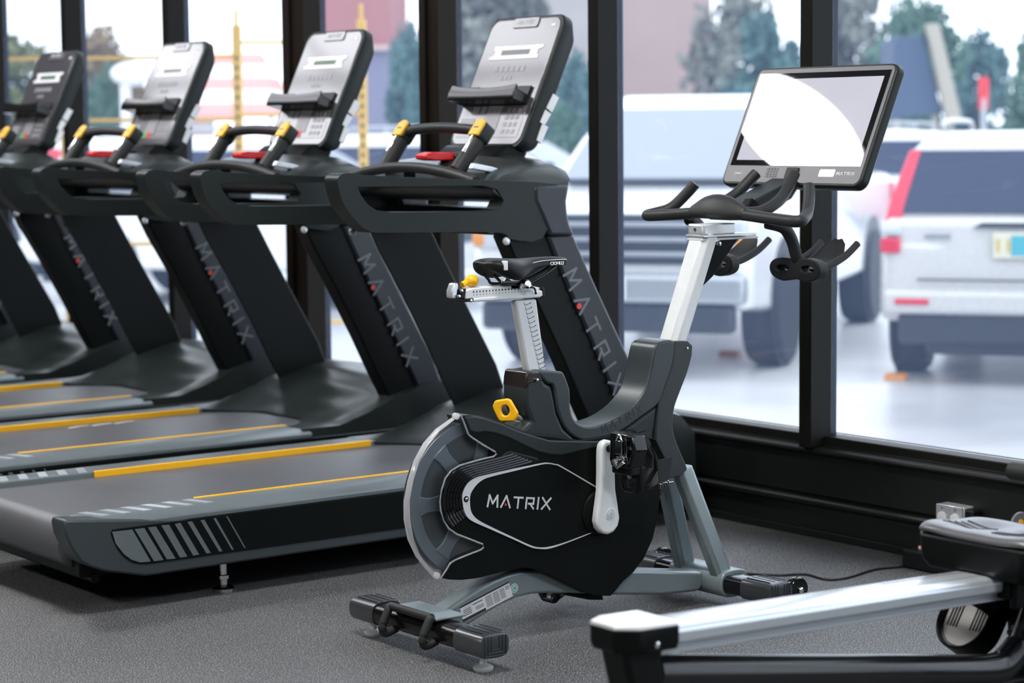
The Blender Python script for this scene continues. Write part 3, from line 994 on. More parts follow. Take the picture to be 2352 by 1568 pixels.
# rear lift handle
hp = [(-0.085, -0.030, 0.048), (-0.085, -0.062, 0.040), (-0.085, -0.070, 0.058), (-0.085, -0.052, 0.096), (-0.085, -0.044, 0.104), (-0.070, -0.044, 0.1045), (0.070, -0.044, 0.1045), (0.085, -0.044, 0.104), (0.085, -0.052, 0.096), (0.085, -0.070, 0.058), (0.085, -0.062, 0.040), (0.085, -0.030, 0.048)]
MB().tube(smooth_path(hp, 4), 0.0105, 12).build('lift_handle', M['rubber'], bk)
# transport wheels
for s in (1, -1):
    w = MB().lathe([(0.006, -0.014), (0.030, -0.012), (0.033, -0.006), (0.033, 0.006), (0.030, 0.012), (0.006, 0.014)], (s * 0.262, 0.985, 0.062), 'x', 32).build('transport_wheel', M['gloss'], bk)
    MB().lathe([(0.008, 0.013), (0.008, 0.019), (0.005, 0.022)], (s * 0.262 if s > 0 else -0.275, 0.985, 0.062), 'x', 16).build('axle_cap', M['chrome'], w)
# front legs
for s in (1, -1):
    a, b = Vector((s * 0.034, 0.792, 0.372)), Vector((s * 0.072, 0.897, 0.085))
    mb = MB()
    rings = []
    for p, k in ((a, 1.0), (b, 1.0)):
        rings.append([(p.x + q[0] * k, p.y + q[1] * k, p.z + q[1] * 0.25) for q in ((-0.022, -0.016), (-0.012, -0.026), (0.012, -0.026), (0.022, -0.016), (0.022, 0.016), (0.012, 0.026), (-0.012, 0.026), (-0.022, 0.016))])
    mb.loft(rings)
    mb.build('front_leg', M['silver'], bk, 0.003)
ring = lambda x, k: [(x, 0.915 + 0.048 * k * math.copysign(abs(math.cos(a)) ** 0.6, math.cos(a)), 0.062 + 0.0365 * k * math.copysign(abs(math.sin(a)) ** 0.75, math.sin(a))) for a in [2 * PI * q / 28 for q in range(28)]]
MB().loft([ring(-0.105, 1), ring(0.105, 1)]).build('stabiliser_sleeve', M['silver'], bk, 0.003, sharp=50)

# ---- body shell
FC, FR = (0.125, 0.366), 0.2195
split = [(0.07, 0.575), (0.083, 0.546), (0.091, 0.527), (0.104, 0.517), (0.136, 0.497), (0.171, 0.477), (0.174, 0.472), (0.165, 0.466), (0.136, 0.464), (0.103, 0.46), (0.065, 0.455), (0.039, 0.445), (0.022, 0.429), (0.01, 0.401), (0.005, 0.375), (0.007, 0.352), (0.015, 0.327), (0.03, 0.306), (0.053, 0.29), (0.094, 0.272), (0.13, 0.256), (0.133, 0.248), (0.124, 0.243), (0.087, 0.236), (0.048, 0.228), (0.033, 0.222), (0.019, 0.205), (0.004, 0.189)]
body = split + [(0.028, 0.181), (0.067, 0.175), (0.112, 0.173), (0.172, 0.177), (0.238, 0.181), (0.279, 0.177), (0.319, 0.159), (0.374, 0.131), (0.451, 0.091), (0.486, 0.079), (0.535, 0.072), (0.546, 0.08), (0.575, 0.103), (0.609, 0.122), (0.646, 0.154), (0.675, 0.199), (0.693, 0.253), (0.701, 0.309), (0.7, 0.371), (0.676, 0.436), (0.618, 0.492), (0.518, 0.484), (0.433, 0.481), (0.35, 0.5), (0.276, 0.512), (0.242, 0.526), (0.189, 0.549), (0.15, 0.563), (0.105, 0.573)]
mb = MB().prism(body, -0.058, 0.055, 'x')
for v in mb.bm.verts:                               # the far side draws in towards the rear like the clear cover does
    if v.co.x < 0 and v.co.y < 0.30:
        k = min(1.0, (0.30 - v.co.y) / 0.25)
        v.co.y += 0.085 * k
        v.co.z += (FC[1] - v.co.z) * 0.14 * k
mb.build('flywheel_housing', M['satin'], bk, 0.010, 3, sharp=45)
shoulder = [(0.079, 0.571), (0.113, 0.57), (0.149, 0.56), (0.188, 0.546), (0.241, 0.523), (0.288, 0.506), (0.338, 0.49), (0.432, 0.479), (0.519, 0.471), (0.519, 0.46), (0.434, 0.453), (0.376, 0.448), (0.338, 0.454), (0.302, 0.464), (0.261, 0.483), (0.214, 0.506), (0.175, 0.521), (0.142, 0.528), (0.116, 0.528), (0.097, 0.534)]
MB().prism(shoulder, -0.02, 0.0575, 'x').build('housing_shoulder', M['frame2'], bk, 0.004, 3)
# ribbed band between shroud and panel
mb = MB()
core = [(0.287, 0.439), (0.227, 0.432), (0.174, 0.427), (0.121, 0.422), (0.092, 0.412), (0.074, 0.391), (0.069, 0.373), (0.072, 0.349), (0.084, 0.331)]
outer_ = [(0.214, 0.47), (0.161, 0.463), (0.102, 0.457), (0.063, 0.452), (0.04, 0.441), (0.018, 0.416), (0.009, 0.375), (0.017, 0.332), (0.034, 0.307)]
for k in range(6):
    t_ = 0.10 + 0.15 * k
    pth = [(0.0555, lerp(a[0], b[0], t_), lerp(a[1], b[1], t_)) for a, b in zip(core, outer_)]
    mb.tube(smooth_path(pth, 4), 0.0052, 8)
mb.build('ribbed_band', M['gloss'], bk)
wing = [(0.206, 0.474), (0.217, 0.475), (0.302, 0.449), (0.305, 0.442), (0.295, 0.439), (0.159, 0.431), (0.146, 0.441)]
MB().prism(wing, 0.05, 0.0575, 'x').build('housing_ridge', M['black'], bk, 0.003)
# long six-sided panel with a silver outline
to = [(0.069, 0.373), (0.072, 0.392), (0.085, 0.41), (0.106, 0.42), (0.132, 0.424), (0.225, 0.431), (0.306, 0.435), (0.33, 0.435), (0.355, 0.429), (0.377, 0.42), (0.495, 0.353)]
bo = [(0.477, 0.244), (0.386, 0.227), (0.333, 0.22), (0.303, 0.223), (0.274, 0.231), (0.223, 0.256), (0.144, 0.294), (0.097, 0.317), (0.079, 0.334), (0.072, 0.352)]
ti = [(0.091, 0.369), (0.095, 0.385), (0.109, 0.401), (0.127, 0.412), (0.152, 0.418), (0.225, 0.425), (0.305, 0.432), (0.33, 0.432), (0.352, 0.427), (0.374, 0.418), (0.492, 0.351)]
bi = [(0.476, 0.246), (0.386, 0.23), (0.333, 0.225), (0.303, 0.227), (0.276, 0.235), (0.223, 0.261), (0.146, 0.3), (0.113, 0.319), (0.097, 0.336), (0.092, 0.352)]
to, bo, ti, bi = so2(to), so2(bo), so2(ti), so2(bi)
MB().prism(to + bo, 0.052, 0.0585, 'x').build('side_panel', M['satin'], bk, 0.002)
mb = MB()
mb.prism([to[0]] + to[1:] + ti[1:][::-1] + [ti[0]], 0.057, 0.0596, 'x')
mb.prism(bo + [to[0], ti[0]] + bi[::-1], 0.057, 0.0596, 'x')
mb.build('panel_outline', M['logo'], bk)
sc = [(0.08, 0.372)][0]
MB().lathe([(0.0075, 0.055), (0.0075, 0.0602)], (0, sc[0], sc[1]), 'x', 18).build('screw_well', M['gloss'], bk)
MB().lathe([(0.0045, 0.06), (0.004, 0.0615), (0.002, 0.0622)], (0, sc[0], sc[1]), 'x', 14).build('screw', M['chrome'], bk)
wm = [(0.144, 0.347), (0.335, 0.318), (0.147, 0.369)]
L, dot = wordmark((Vector(wm[1]) - Vector(wm[0])).length, 0.0275, 0.17, 0.0008)
ex = Vector((0, wm[1][0] - wm[0][0], wm[1][1] - wm[0][1]))
mt = basis((0.0588, wm[0][0], wm[0][1]), ex, (0, 0, 1))
L.xform(mt).build('wordmark', M['logo'], bk)
MB().lathe([(0.0042, 0.0), (0.0042, 0.0012)], (dot[0], dot[1] + 0.001, 0), 'z', 3).xform(mt).build('logo_dot', M['reddot'], bk)
# crank cover disc, arms, pedals
CR = (0.497, 0.292)
MB().lathe([(0.058, 0.05), (0.058, 0.062), (0.052, 0.066)], (0, CR[0], CR[1]), 'x', 40).build('crank_cover', M['satin'], bk, 0.001)


def crank(s):
    prof = []
    for (w, z) in ((0.0225, 0.165), (0.0235, 0.145), (0.024, 0.10), (0.0255, 0.06), (0.034, 0.012), (0.0385, -0.014)):
        prof.append((w, z))
    out = [(-w, z) for w, z in prof[::-1]]
    out = [(CR[0] + y - 0.002, CR[1] + s * z) for y, z in out]
    cap_top = [(CR[0] - 0.002 + 0.0225 * math.cos(a), CR[1] + s * (0.165 + 0.0225 * math.sin(a))) for a in [math.radians(q) for q in (150, 120, 90, 60, 30)]]
    rs = [(CR[0] + w - 0.002, CR[1] + s * z) for w, z in prof]
    cap_bot = [(CR[0] - 0.002 + 0.0385 * math.cos(a), CR[1] + s * (-0.014 + 0.0385 * math.sin(a))) for a in [math.radians(q) for q in (-30, -60, -90, -120, -150)]]
    ol = out + cap_top + rs + cap_bot
    c = MB().prism(ol, s * 0.070, s * 0.094, 'x').build('crank_arm', M['white'], bk, 0.007, 3)
    for r_, d, m_ in ((0.0150, 0.0950, 'white'), (0.0115, 0.0956, 'steel'), (0.0085, 0.0962, 'white'), (0.005, 0.0966, 'steel')):
        a, b = (0.09, d) if s > 0 else (-d, -0.09)
        MB().lathe([(r_, a), (r_, b)], (0, CR[0] + 0.004, CR[1]), 'x', 24).build('crank_bolt', M[m_], c)
    # pedal hanging straight down from its spindle
    pz = CR[1] + s * 0.166
    py = CR[0]
    p = MB().lathe([(0.009, 0.09), (0.009, 0.125), (0.007, 0.125), (0.007, 0.20)], (0, py, pz), 'x', 16) if s > 0 else MB().lathe([(0.007, -0.20), (0.007, -0.125), (0.009, -0.125), (0.009, -0.09)], (0, py, pz), 'x', 16)
    pe = p.build('pedal', M['satin'], bk)
    X = lambda v: s * (v + 0.022)
    mb = MB()
    mb.plate([(X(0.108), pz + 0.048), (X(0.192), pz + 0.046), (X(0.205), pz + 0.01), (X(0.185), pz - 0.036), (X(0.112), pz - 0.037), (X(0.104), pz - 0.02)],
             [[(X(0.120), pz + 0.036), (X(0.180), pz + 0.034), (X(0.190), pz + 0.01), (X(0.174), pz - 0.026), (X(0.122), pz - 0.027)]], py - 0.026, py + 0.014, 'y')
    mb.build('pedal_body', M['gloss'], pe, 0.003)
    mb = MB()
    mb.box(X(0.150), py - 0.012, pz - 0.004, 0.030, 0.018, 0.07)
    mb.box(X(0.150), py - 0.030, pz + 0.014, 0.026, 0.010, 0.034)
    mb.box(X(0.150), py - 0.028, pz - 0.020, 0.040, 0.012, 0.010)
    mb.tube([(X(0.130), py - 0.034, pz - 0.020), (X(0.150), py - 0.038, pz - 0.034), (X(0.170), py - 0.034, pz - 0.020)], 0.005, 8)
    mb.tube(smooth_path([(X(0.138), py - 0.032, pz + 0.028), (X(0.150), py - 0.034, pz + 0.046), (X(0.162), py - 0.032, pz + 0.028)], 4), 0.004, 8)
    for q in (-0.012, 0.012):
        mb.lathe([(0.005, -0.006), (0.005, 0.006)], (X(0.150 + q), py - 0.024, pz - 0.014), 'y', 10)
    mb.build('cleat_clip', M['chrome'], pe, 0.001)
    mb = MB()
    mb.plate([(X(0.108), pz - 0.034), (X(0.188), pz - 0.034), (X(0.186), pz - 0.090), (X(0.170), pz - 0.104), (X(0.124), pz - 0.104), (X(0.106), pz - 0.088)],
             [[(X(0.122), pz - 0.068), (X(0.166), pz - 0.068), (X(0.164), pz - 0.094), (X(0.126), pz - 0.094)]], py + 0.006, py + 0.022, 'y')
    mb.box(X(0.146), py - 0.006, pz - 0.044, 0.078, 0.030, 0.022)
    mb.build('toe_cage', M['black'], pe, 0.004)
    MB().lathe([(0.008, -0.008), (0.007, -0.010)], (X(0.146), py + 0.012, pz - 0.060), 'y', 16).build('cage_rivet', M['sticker'], pe)
    st = []
    for (d, z) in ((0.02, 0.04), (0.055, 0.03), (0.085, -0.02), (0.085, -0.05), (0.06, -0.08), (0.03, -0.092)):
        st.append((py + d, pz + z))
    mb = MB()
    for x0 in (0.118, 0.165):
        inner = [(a - 0.004, b) for a, b in st]
        mb.prism(st + inner[::-1], X(x0), X(x0 + 0.026), 'x')
    mb.prism([(py + 0.05, pz - 0.02), (py + 0.10, pz - 0.015), (py + 0.082, pz - 0.09), (py + 0.06, pz - 0.11)], X(0.196), X(0.199), 'x')
    mb.build('toe_strap', M['rubber'], pe)
    mb = MB()
    for k in range(4):
        mb.box(X(0.198), py + 0.058 + 0.008 * k, pz - 0.085 + 0.002 * k, 0.010, 0.005, 0.012)
    mb.box(X(0.2), py + 0.082, pz - 0.080, 0.006, 0.034, 0.005)
    mb.build('strap_buckle', M['chrome'], pe, 0.001)


crank(1)
crank(-1)
MB().prism([(0.4, 0.091), (0.527, 0.073), (0.53, 0.058), (0.484, 0.065), (0.414, 0.085)], -0.03, 0.03, 'x').build('lower_bracket', M['satin'], bk, 0.003)

# ---- clear flywheel shroud and what it shows
fl = MB().lathe([(0.05, 0.000), (0.186, 0.000), (0.190, 0.004), (0.190, 0.026), (0.186, 0.030), (0.05, 0.030)], (0, FC[0], FC[1]), 'x', 72).build('flywheel', mat('dark_flywheel', (0.028, 0.036, 0.042), 0.4), bk)
rimm = mat('gray_flywheel_rim', (0.20, 0.23, 0.26), 0.35, metal=0.5)
mb = MB()
N = 72
for k in range(N):
    a0, a1 = 2 * PI * k / N, 2 * PI * (k + 1) / N
    pass
rimpts = lambda r: [(FC[0] + r * math.cos(2 * PI * k / N), FC[1] + r * math.sin(2 * PI * k / N)) for k in range(N)]
mb.plate(rimpts(0.189), [rimpts(0.160)], 0.0285, 0.0325, 'x')
mb.build('flywheel_rim', rimm, fl)


def mesh_material():
    m = bpy.data.materials.new('perforated_mesh')
    m.use_nodes = True
    nt = m.node_tree
    b = nt.nodes['Principled BSDF']
    b.inputs['Roughness'].default_value = 0.4
    tc = nt.nodes.new('ShaderNodeTexCoord')
    mp = nt.nodes.new('ShaderNodeMapping')
    mp.inputs['Rotation'].default_value = (math.radians(45), 0, 0)
    v = nt.nodes.new('ShaderNodeTexVoronoi')
    v.inputs['Scale'].default_value = 290
    v.inputs['Randomness'].default_value = 0.0
    r = nt.nodes.new('ShaderNodeValToRGB')
    r.color_ramp.elements[0].position = 0.36
    r.color_ramp.elements[0].color = (0.004, 0.005, 0.005, 1)
    r.color_ramp.elements[1].position = 0.44
    r.color_ramp.elements[1].color = (0.11, 0.125, 0.135, 1)
    nt.links.new(tc.outputs['Object'], mp.inputs['Vector'])
    nt.links.new(mp.outputs['Vector'], v.inputs['Vector'])
    nt.links.new(v.outputs['Distance'], r.inputs['Fac'])
    nt.links.new(r.outputs['Color'], b.inputs['Base Color'])
    return m


M['mesh'] = mesh_material()
mb = MB()
mb.plate(rimpts(0.160), [rimpts(0.100)], 0.0285, 0.0315, 'x')
mb.build('flywheel_mesh', M['mesh'], fl)
for k in range(7):
    a = math.radians(181 + 360.0 / 7 * k)
    pts = []
    for r, w in ((0.085, 0.045), (0.12, 0.036), (0.14, 0.036), (0.162, 0.048)):
        pts.append((FC[0] + r * math.cos(a) - w * 0.5 * math.sin(a), FC[1] + r * math.sin(a) + w * 0.5 * math.cos(a)))
    for r, w in ((0.162, 0.048), (0.14, 0.036), (0.12, 0.036), (0.085, 0.045)):
        pts.append((FC[0] + r * math.cos(a) + w * 0.5 * math.sin(a), FC[1] + r * math.sin(a) - w * 0.5 * math.cos(a)))
    MB().prism(pts, 0.029, 0.0345, 'x').build('flywheel_spoke', rimm, fl, 0.002)
arcn = [(0.004, 0.187), (-0.007, 0.196), (-0.028, 0.219), (-0.053, 0.25), (-0.072, 0.293), (-0.081, 0.342), (-0.082, 0.385), (-0.07, 0.434), (-0.052, 0.477), (-0.025, 0.514), (0.008, 0.543), (0.047, 0.564), (0.068, 0.575)]
arco = [(0.007, 0.184), (-0.01, 0.192), (-0.031, 0.214), (-0.06, 0.249), (-0.082, 0.292), (-0.092, 0.341), (-0.091, 0.385), (-0.079, 0.433), (-0.061, 0.477), (-0.034, 0.516), (0.003, 0.547), (0.049, 0.569), (0.07, 0.577)]
mb = MB()
mb.prism(split + arcn, 0.0545, 0.0570, 'x')
mb.prism(split + [(FC[0] + (y - FC[0]) * 0.66, FC[1] + (z - FC[1]) * 0.66) for y, z in arcn], -0.0570, -0.0545, 'x')
sh = mb.build('clear_shroud', M['clear'], bk, 0.0)
# rounded shoulder and rim of the shroud
mb = MB()
rings = []
for (a, b2) in zip(arcn, arco):
    L3 = lambda t: (lerp(a[0], b2[0], t), lerp(a[1], b2[1], t))
    dd = Vector((b2[0] - FC[0], b2[1] - FC[1])).normalized()
    rim = lambda x: (x, b2[0] - dd.x * 0.82 * (0.045 - x), b2[1] - dd.y * 0.82 * (0.045 - x))
    rings.append([(0.0565, *L3(0.0)), (0.0550, *L3(0.45)), (0.0510, *L3(0.85)), rim(0.045), rim(0.034), rim(0.018), rim(-0.005), rim(-0.04)])
R_ = [[mb.bm.verts.new(p) for p in r] for r in rings]
for i in range(len(R_) - 1):
    for k in range(7):
        mb.bm.faces.new((R_[i][k], R_[i][k + 1], R_[i + 1][k + 1], R_[i + 1][k]))
M['clearrim'] = clear_mat('clear_shroud_rim', (0.95, 0.96, 0.98), 0.08, 0.40, (0.92, 0.92, 0.95), 1.6, diffuse_veil=True)  # white highlight along the rim put into a pale diffuse colour
mb.build('shroud_rim', M['clearrim'], sh)
M['clearedge'] = clear_mat('clear_shroud_edge', (0.95, 0.96, 0.98), 0.08, 0.22, (0.9, 0.9, 0.93), 1.6, diffuse_veil=True)
MB().tube([(0.0568, a, b) for a, b in split], 0.0022, 8).build('shroud_edge', M['clearedge'], sh)
for px in ([(0.056, 0.574)][0], [(-0.007, 0.197)][0]):
    MB().lathe([(0.008, 0.05), (0.008, 0.060), (0.005, 0.061)], (0, px[0], px[1]), 'x', 16).build('shroud_boss', M['clearrim'], sh)

# ---- gray upper shell: seat tower, swooping top beam, head cover
tower = [(0.281, 0.662), (0.321, 0.661), (0.336, 0.63), (0.355, 0.623), (0.363, 0.593), (0.372, 0.551), (0.392, 0.513), (0.426, 0.486), (0.467, 0.472), (0.524, 0.473), (0.584, 0.49), (0.64, 0.517), (0.702, 0.545), (0.692, 0.484), (0.683, 0.423), (0.596, 0.463), (0.527, 0.458), (0.442, 0.451), (0.384, 0.446), (0.342, 0.452), (0.302, 0.465), (0.222, 0.507), (0.262, 0.523), (0.292, 0.539), (0.276, 0.571), (0.271, 0.595), (0.272, 0.62)]
MB().prism(tower, -0.047, 0.047, 'x').build('lower_frame', M['frame2'], bk, 0.012, 3, sharp=45)
collar = [(0.272, 0.619), (0.275, 0.644), (0.28, 0.663), (0.317, 0.662), (0.33, 0.635), (0.284, 0.63)]
MB().prism(collar, -0.0475, 0.0475, 'x').build('seat_collar', mat('brown_black_collar', (0.020, 0.017, 0.016), 0.25), bk, 0.012, 3)  # brown tint holds the dark reflection on the tower's rear
swoop_n = [(0.312, 0.662), (0.376, 0.657), (0.392, 0.649), (0.406, 0.62), (0.411, 0.603), (0.412, 0.561), (0.423, 0.534), (0.444, 0.518), (0.471, 0.511), (0.504, 0.512), (0.556, 0.522), (0.611, 0.547), (0.655, 0.588), (0.674, 0.637), (0.684, 0.679), (0.702, 0.706), (0.759, 0.705), (0.751, 0.648), (0.724, 0.588), (0.703, 0.549), (0.641, 0.519), (0.583, 0.492), (0.524, 0.475), (0.467, 0.474), (0.427, 0.486), (0.394, 0.514), (0.374, 0.552), (0.364, 0.594), (0.356, 0.624), (0.336, 0.632)]
MB().prism(sm2(swoop_n, 3), -0.050, 0.050, 'x').build('top_beam', M['frame'], bk, 0.011, 4, sharp=60)
head = [(0.756, 0.706), (0.799, 0.704), (0.816, 0.691), (0.814, 0.667), (0.799, 0.626), (0.776, 0.582), (0.755, 0.541), (0.748, 0.512), (0.745, 0.48), (0.752, 0.449), (0.768, 0.411), (0.782, 0.38), (0.78, 0.37), (0.753, 0.358), (0.717, 0.356), (0.691, 0.366), (0.682, 0.424), (0.69, 0.485), (0.7, 0.548), (0.721, 0.588), (0.748, 0.648)]
mb = MB()
mb.prism(head[:4] + so2(head[3:15], 3)[1:-1] + head[14:], -0.052, 0.052, 'x')
for v in mb.bm.verts:
    if v.co.z < 0.50:
        k = (0.50 - v.co.z) / 0.16
        v.co.x *= 1 + 0.35 * k
mb.build('head_cover', M['frame2'], bk, 0.012, 3, sharp=45)
for q in ([(0.305, 0.641)], [(0.796, 0.685)]):
    MB().lathe([(0.004, 0.045), (0.004, 0.0535), (0.002, 0.055)], (0, q[0][0], q[0][1]), 'x', 14).build('cover_screw', M['chrome'], bk)
wa, wb_ = [(0.515, 0.489), (0.645, 0.533)]
ex = Vector((0, wb_[0] - wa[0], wb_[1] - wa[1]))
L, dot = wordmark(ex.length, 0.020, 0.13, 0.0008, gap=0.75)
L.xform(basis((0.0501, wa[0], wa[1]), ex, (0, 0, 1))).build('frame_wordmark', M['ink'], bk)
# yellow height lever plate under the saddle tower
LM = basis((0.030, 0.224, 0.571), (0.80, 0.60, 0), (0, 0, 1))
lv = [(-0.032, 0.012), (-0.026, 0.024), (0.006, 0.030), (0.014, 0.026), (0.032, -0.004), (0.031, -0.014), (0.022, -0.026), (-0.012, -0.028), (-0.019, -0.022), (-0.031, 0.004)]
hole = [(0.0105 * math.cos(q), 0.013 * math.sin(q)) for q in [2 * PI * k / 20 for k in range(20)]]
mb = MB()
mb.plate(lv, [hole], -0.006, 0.006, 'z')
mb.xform(LM).build('height_lever', M['yellow'], bk, 0.004, 3)
MB().tube([(0.012, 0.255, 0.560), (0.010, 0.300, 0.535)], 0.006, 10).build('lever_rod', M['steel'], bk)

# ---- seat post, slider, saddle
pn = [(0.271, 0.836), (0.337, 0.837), (0.365, 0.655), (0.308, 0.654)]
MB().prism(pn, -0.013, 0.012, 'x').build('seat_post', M['white'], bk, 0.006, 3)
mb = MB()
a0, a1 = Vector([(0.3, 0.822)][0]), Vector([(0.344, 0.662)][0])
d = (a1 - a0)
nrm = Vector((d.y, -d.x)).normalized()
nrm = nrm if nrm.x > 0 else -nrm
for k in range(15):
    p = a0 + d * k / 14
    for (u0_, u1_, h) in ((-0.001, 0.0, 0.0085), (0.0, 0.017, 0.0012)):
        q0, q1 = p + nrm * u0_, p + nrm * u1_
        up = -d.normalized() * h
        mb.prism([tuple(q0), tuple(q1), tuple(q1 + up), tuple(q0 + up)], 0.0118, 0.0126, 'x')
    mb.prism([tuple(p + nrm * 0.0165), tuple(p + nrm * 0.019), tuple(p + nrm * 0.019 - d.normalized() * 0.0026), tuple(p + nrm * 0.0165 - d.normalized() * 0.0026)], 0.0118, 0.0126, 'x')
mb.build('height_scale', M['ink'], bk)
mb = MB()
for (x, y) in [(0.301, 0.701), (0.305, 0.691), (0.308, 0.68), (0.311, 0.669), (0.314, 0.66)]:
    mb.lathe([(0.0048, -0.0012), (0.0048, 0.004)], (0.0, x, y), 'y', 14)
mb.build('adjuster_hole', M['gloss'], bk)
u1 = [(0.114, 0.868), (0.136, 0.874), (0.261, 0.876), (0.318, 0.874), (0.327, 0.853), (0.221, 0.849), (0.114, 0.847)]
MB().prism(u1, -0.018, 0.018, 'x').build('seat_slider', M['white'], bk, 0.003)
lo_ = [(0.112, 0.849), (0.22, 0.851), (0.34, 0.858), (0.353, 0.856), (0.354, 0.844), (0.34, 0.84), (0.219, 0.84), (0.136, 0.84), (0.114, 0.843)]
MB().prism(lo_, -0.020, 0.020, 'x').build('slider_channel', M['white'], bk, 0.003)
MB().prism([(0.316, 0.871), (0.349, 0.863), (0.349, 0.855), (0.321, 0.853)], -0.014, 0.014, 'x').build('slider_tongue', M['alu'], bk, 0.002)
MB().prism([(0.346, 0.865), (0.355, 0.863), (0.357, 0.84), (0.348, 0.839)], -0.0205, 0.0205, 'x').build('slider_end_cap', M['black'], bk, 0.002)
MB().prism([(0.102, 0.874), (0.117, 0.874), (0.112, 0.85), (0.098, 0.85)], -0.0205, 0.0205, 'x').build('slider_rear_cap', M['black'], bk, 0.002)
MB().prism([(0.112, 0.849), (0.138, 0.85), (0.138, 0.841), (0.115, 0.841)], -0.0207, 0.0207, 'x').build('slider_foot', M['black'], bk, 0.002)
for q in [(0.102, 0.869), (0.094, 0.856), (0.129, 0.844)]:
    MB().lathe([(0.0042, 0.019), (0.0042, 0.0222), (0.002, 0.023)], (0, q[0], q[1]), 'x', 12).build('slider_bolt', M['chrome'], bk)
MB().prism([(0.086, 0.887), (0.097, 0.888), (0.099, 0.881), (0.093, 0.852), (0.085, 0.85), (0.078, 0.853), (0.078, 0.87)], -0.010, 0.014, 'x').build('rear_plate', M['alu'], bk, 0.003)
mb = MB()
for k in range(17):
    f_ = k / 16
    p = Vector([(0.14, 0.857)][0]).lerp(Vector([(0.294, 0.858)][0]), f_)
    mb.box(0.0181, p.x, p.y, 0.0008, 0.0018, 0.0022)
    mb.box(0.0181, p.x - 0.0004, p.y + 0.0075, 0.0008, 0.0032 if k < 9 else 0.0046, 0.0042)
mb.build('slider_scale', M['ink'], bk)
kb = [(0.147, 0.89), (0.125, 0.885), (0.143, 0.877)]
MB().ball((0.0, kb[0][0], kb[0][1]), 0.018, 0.0175, 0.0155).build('slider_knob', M['yellow'], bk)
MB().tube([(0, kb[1][0] - 0.006, kb[1][1] - 0.004), (0, kb[0][0] - 0.006, kb[0][1])], 0.008, 12).build('knob_stem', M['yellow'], bk)
# saddle: sections from tail to nose
sad = []
zc = 0.938
for y, w, top, drop, bot in ((0.180, 0.034, 0.931, 0.000, 0.917), (0.186, 0.052, 0.938, 0.004, 0.910), (0.205, 0.066, 0.942, 0.009, 0.898), (0.230, 0.069, 0.942, 0.012, 0.888), (0.258, 0.063, 0.940, 0.015, 0.886),
                             (0.285, 0.046, 0.938, 0.015, 0.896), (0.310, 0.031, 0.938, 0.012, 0.909), (0.345, 0.024, 0.939, 0.010, 0.915), (0.395, 0.021, 0.939, 0.009, 0.915), (0.425, 0.018, 0.937, 0.008, 0.915), (0.438, 0.011, 0.931, 0.005, 0.918)):
    ring = []
    for (fx, tz) in ((0.0, top - 0.003), (0.35, top), (0.7, top - drop * 0.25), (0.93, top - drop), (1.0, top - drop * 1.6 - 0.004), (0.94, lerp(top - drop * 2, bot, 0.75)), (0.78, bot), (0.45, bot + 0.006), (0.0, bot + 0.009)):
        ring.append((w * fx, y, tz))
    sad.append(ring + [(-x, yy, z) for x, yy, z in ring[1:-1]][::-1])
sd = MB().loft(sad).build('saddle', M['black'], bk, 0, sub=2)
mb = MB()
mb.prism([(0.200, 0.915), (0.209, 0.915), (0.209, 0.938), (0.200, 0.938)], 0.050, 0.0655, 'x')
mb.build('reflector_strip', M['sticker'], sd, 0.002)
pip = [(0.066, 0.200, 0.928), (0.058, 0.245, 0.922), (0.0405, 0.275, 0.922), (0.0285, 0.305, 0.9255), (0.0228, 0.345, 0.930), (0.020, 0.395, 0.931), (0.0172, 0.425, 0.930), (0.0, 0.4385, 0.9285)]
MB().tube(smooth_path([pip[3], pip[4], pip[5], pip[6], pip[7]], 6), 0.0011, 6).build('saddle_piping', M['logo'], sd)
lettering('CIONLLI', 0.0112, 0.0006, M['sticker'], 'saddle_lettering', sd, basis((0.0226, 0.372, 0.9185), (0, 1, 0), (0, 0, 1)), bold=True)
for s in (1, -1):
    rail = [(s * 0.020, 0.200, 0.902), (s * 0.022, 0.215, 0.888), (s * 0.022, 0.228, 0.878), (s * 0.022, 0.30, 0.878), (s * 0.018, 0.345, 0.890), (s * 0.010, 0.40, 0.915)]
    MB().tube(smooth_path(rail, 5), 0.0036, 10).build('saddle_rail', M['gloss'], sd)
sm_ = [(0.289, 0.888), (0.309, 0.882)]
MB().box(0, 0.275, 0.872, 0.036, 0.050, 0.020).build('saddle_clamp', M['alu'], bk, 0.004)
mb = MB().lathe([(0.010, -0.045), (0.014, -0.038), (0.014, -0.030), (0.008, -0.028), (0.008, 0.028), (0.014, 0.030), (0.014, 0.038), (0.010, 0.046), (0.006, 0.047)], (0, 0.283, 0.876), 'x', 24)
mb.build('clamp_nut', M['chrome'], bk)
MB().tube(smooth_path([(0.03, 0.292, 0.868), (0.033, 0.312, 0.866), (0.033, 0.318, 0.850)], 5), 0.0028, 8).build('clamp_wire', M['gloss'], bk)

